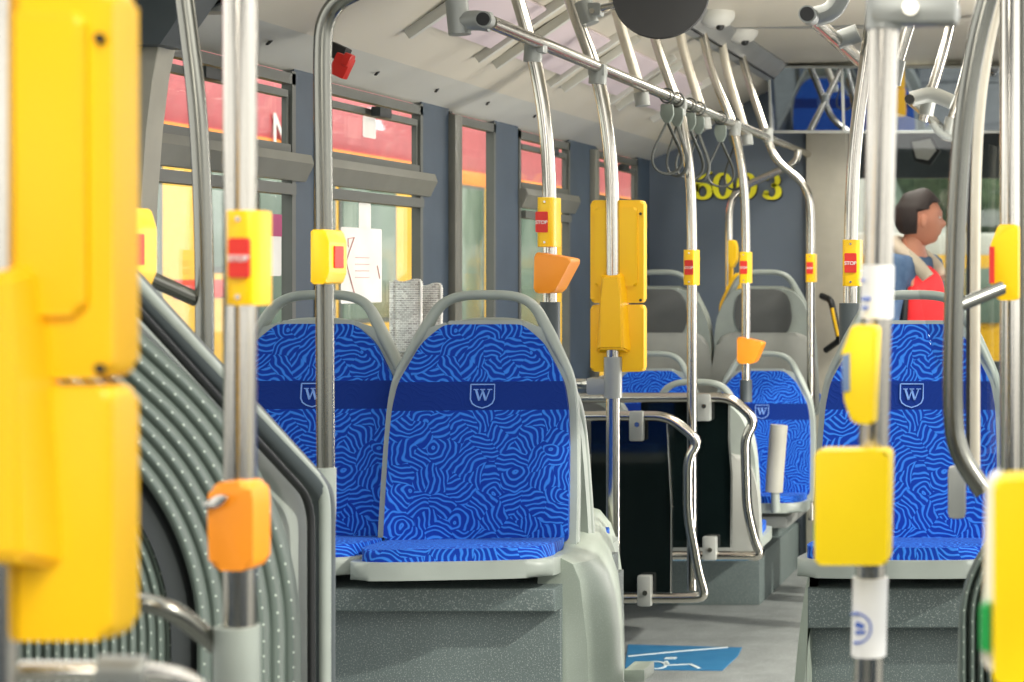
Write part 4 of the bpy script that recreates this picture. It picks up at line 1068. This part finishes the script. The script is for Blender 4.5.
# ------------------------------------------------------------------ outside
gr = bpy.data.objects['floor']
bm = bmesh.new(); add_box(bm, (0, 15, -.42), (90, 90, .04)); struct(fin(bm, 'ground', 'asphalt', None, False))
XB = -5.0
e = empty('city_bus', (XB, 13, -.4), 'red and yellow city bus parked outside the left windows', 'bus')
bm = bmesh.new(); add_box(bm, (XB-1.25, 15.0, 1.1), (2.5, 16.5, 2.3), None, .06); fin(bm, 'body', 'busy', e)
bm = bmesh.new(); add_box(bm, (XB-1.24, 15.0, 2.62), (2.5, 16.5, .78), None, .1); fin(bm, 'roof', 'busr', e)
bm = bmesh.new(); add_box(bm, (XB-1.24, 15.0, 2.22), (2.5, 16.48, .12), None, .01); fin(bm, 'orange_band', 'buso', e)
def DXB(px): return -XB*F/(VX-px)
gl = [(DXB(138), DXB(157)), (DXB(200), DXB(254)), (DXB(258), DXB(300)), (DXB(308), DXB(332)), (DXB(341), DXB(393)), (DXB(420), DXB(446)), (DXB(455), DXB(482)), (DXB(505), DXB(552)), (DXB(570), DXB(600)), (DXB(612), DXB(640))]
for a, b in gl:
    z0 = 1.0 if a < DXB(190) else (1.5 if a < DXB(255) else 1.16)
    if a > DXB(400): z0 = .95
    o = box('side_window', (XB+.005, (a+b)/2, (z0+2.14)/2), (.02, b-a, 2.14-z0), 'busg', e, bev=.004)
    box('window_frame', (XB+.002, (a+b)/2, (z0+2.14)/2), (.016, b-a+.08, 2.14-z0+.06), 'wframe', o, bev=.004)
box('red_stripe', (XB+.006, DXB(215), 1.38), (.012, .9, .1), 'redb', e)
t = text_mesh('lettering', 'NE', .26, 'white', e, (XB+.025, DXB(281), 2.27+.06), rot=(math.pi/2, 0, math.pi/2))
for y in (9.3, 16.5, 20.5):
    lathe('wheel', [(.01, -.02), (.2, -.02), (.3, .0), (.48, 0), (.5, .03), (.5, .2)], 'rub', e, (XB-.1, y, .1), 'X')
# trees and buildings ahead
for i, (x, y, h, r, lab) in enumerate(((-1.5, 34, 5, 2.6, 'leafy green tree far ahead through the windshield'), (-9, 38, 6, 3.5, 'leafy green tree far beyond the parked bus'), (6, 40, 6, 3, 'leafy green tree far ahead at the right'))):
    e = empty('tree', (x, y, -.4), lab, 'tree', 'trees outside')
    tube('trunk', [(x, y, -.4), (x, y, h*.6)], .18, 'beige', e)
    bm = bmesh.new()
    for k in range(16):
        a = random.uniform(0, 6.28); rr = random.uniform(0, r*.6); g = bmesh.ops.create_icosphere(bm, subdivisions=2, radius=random.uniform(.4, .7)*r*.7)
        c = Vector((x+rr*math.cos(a), y+rr*math.sin(a), h*.75+random.uniform(-.9, 1.1)))
        for vv in g['verts']: vv.co = c+vv.co*random.uniform(.88, 1.12)
    fin(bm, 'crown', 'leaf', e)
e = empty('building', (0, 48, -.4), 'pale apartment building far ahead of the bus', 'building')
box('facade', (-2, 50, 3.2), (26, 4, 7.2), 'bld', e, bev=0)
for r in range(3):
    for k in range(10): box('window', (-13+k*2.5, 47.98, 1.4+r*2.2), (1.1, .06, 1.2), 'busg', e, bev=0)
e = empty('city_bus', (-.9, 24, -.4), 'yellow bus standing far ahead beyond the windshield', 'bus')
box('body', (-2.2, 25, .75), (2.4, 4, 2.0), 'busy', e, bev=.06); box('rear_window', (-2.2, 22.98, 1.2), (1.9, .06, .7), 'busg', e)
box('roof', (-2.2, 25, 1.85), (2.4, 4, .3), 'bld', e, bev=.05)
# rear part of the articulated bus, behind the viewpoint
bm = bmesh.new()
add_box(bm, (-2.3, -1.2, .55), (.06, 5.6, 1.1)); add_box(bm, (1.3, -1.2, .55), (.06, 5.6, 1.1))
for y in (-4, -2.4, -.8, .8, 1.6):
    add_box(bm, (-2.3, y, 1.6), (.06, .14, 1.2)); add_box(bm, (1.3, y, 1.6), (.06, .14, 1.2))
add_box(bm, (-2.3, -1.2, 2.3), (.06, 5.6, .3)); add_box(bm, (1.3, -1.2, 2.3), (.06, 5.6, .3))
add_box(bm, (-.5, -4.02, 1.1), (3.6, .06, 2.2))
add_box(bm, (-.5, -1.4, 2.47), (3.6, 5.3, .04))  # unseen roof panel, added to cut the sky light on near things
struct(fin(bm, 'wall_rear', 'pillar', None, False))
bm = bmesh.new(); add_box(bm, (-.5, -1.9, -.03), (3.6, 4.3, .06)); struct(fin(bm, 'floor_rear', 'floor', None, False))

# ------------------------------------------------------------------ light
def area(name, loc, rot, sx_, sy_, en, colr=(1, 1, 1)):
    d = bpy.data.lights.new(name, 'AREA'); d.shape = 'RECTANGLE'; d.size = sx_; d.size_y = sy_; d.energy = en; d.color = colr
    o = bpy.data.objects.new(name, d); col.objects.link(o); o.location = loc; o.rotation_euler = rot; return o
sd = bpy.data.lights.new('sun', 'SUN'); sd.energy = 3.2; sd.angle = math.radians(1.5); sd.color = (1, .95, .86)
so_ = bpy.data.objects.new('sun', sd); col.objects.link(so_)
so_.rotation_euler = Vector((.86, -.32, .62)).to_track_quat('Z', 'Y').to_euler()
wd = bpy.data.worlds.new('sky'); C.world = wd; wd.use_nodes = True
bg = wd.node_tree.nodes['Background']; bg.inputs[0].default_value = (1, .985, .95, 1); bg.inputs[1].default_value = 2.0
# added area fills that brighten the interior, not fittings of the bus
area('added_aisle_fill', (-.95, 5.2, 2.44), (0, 0, 0), .3, 2.6, 14, (1, .95, .86))  # added fill over the aisle, brightens the seats
area('added_cove_fill', (.22, 6.2, 2.2), Vector((.9, 0, -.25)).to_track_quat('Z', 'Y').to_euler(), .2, 5.0, 85, (1, .95, .88))  # added fill on the unseen right side, lifts ceiling and left wall
area('added_aisle_fill', (-.5, -.5, 2.43), (0, 0, 0), .3, 2.6, 65, (1, .95, .86))  # added fill behind the viewpoint, brightens the nearest objects
area('added_aisle_fill', (-.95, 8.0, 2.44), (0, 0, 0), .3, 1.6, 24, (1, .95, .86))  # added fill for the far end and the number wall

cam = bpy.data.cameras.new('camera'); co = bpy.data.objects.new('camera', cam); col.objects.link(co)
co.location = (0, 0, H); co.rotation_euler = (math.pi/2, 0, 0)
cam.sensor_width = 36; cam.lens = F*36/1024; cam.shift_x = (512-VX)/1024; cam.shift_y = (VY-341)/1024
cam.clip_start = .05; cam.clip_end = 300
cam.dof.use_dof = True; cam.dof.focus_distance = 4.6; cam.dof.aperture_fstop = 5.6
C.camera = co
C.view_settings.view_transform = 'Standard'; C.view_settings.look = 'None'; C.view_settings.gamma = 1; C.view_settings.exposure = .18
C.view_settings.use_curve_mapping = False
C.cycles.max_bounces = 10; C.cycles.transparent_max_bounces = 12; C.cycles.use_denoising = True
C.cycles.sample_clamp_indirect = 6
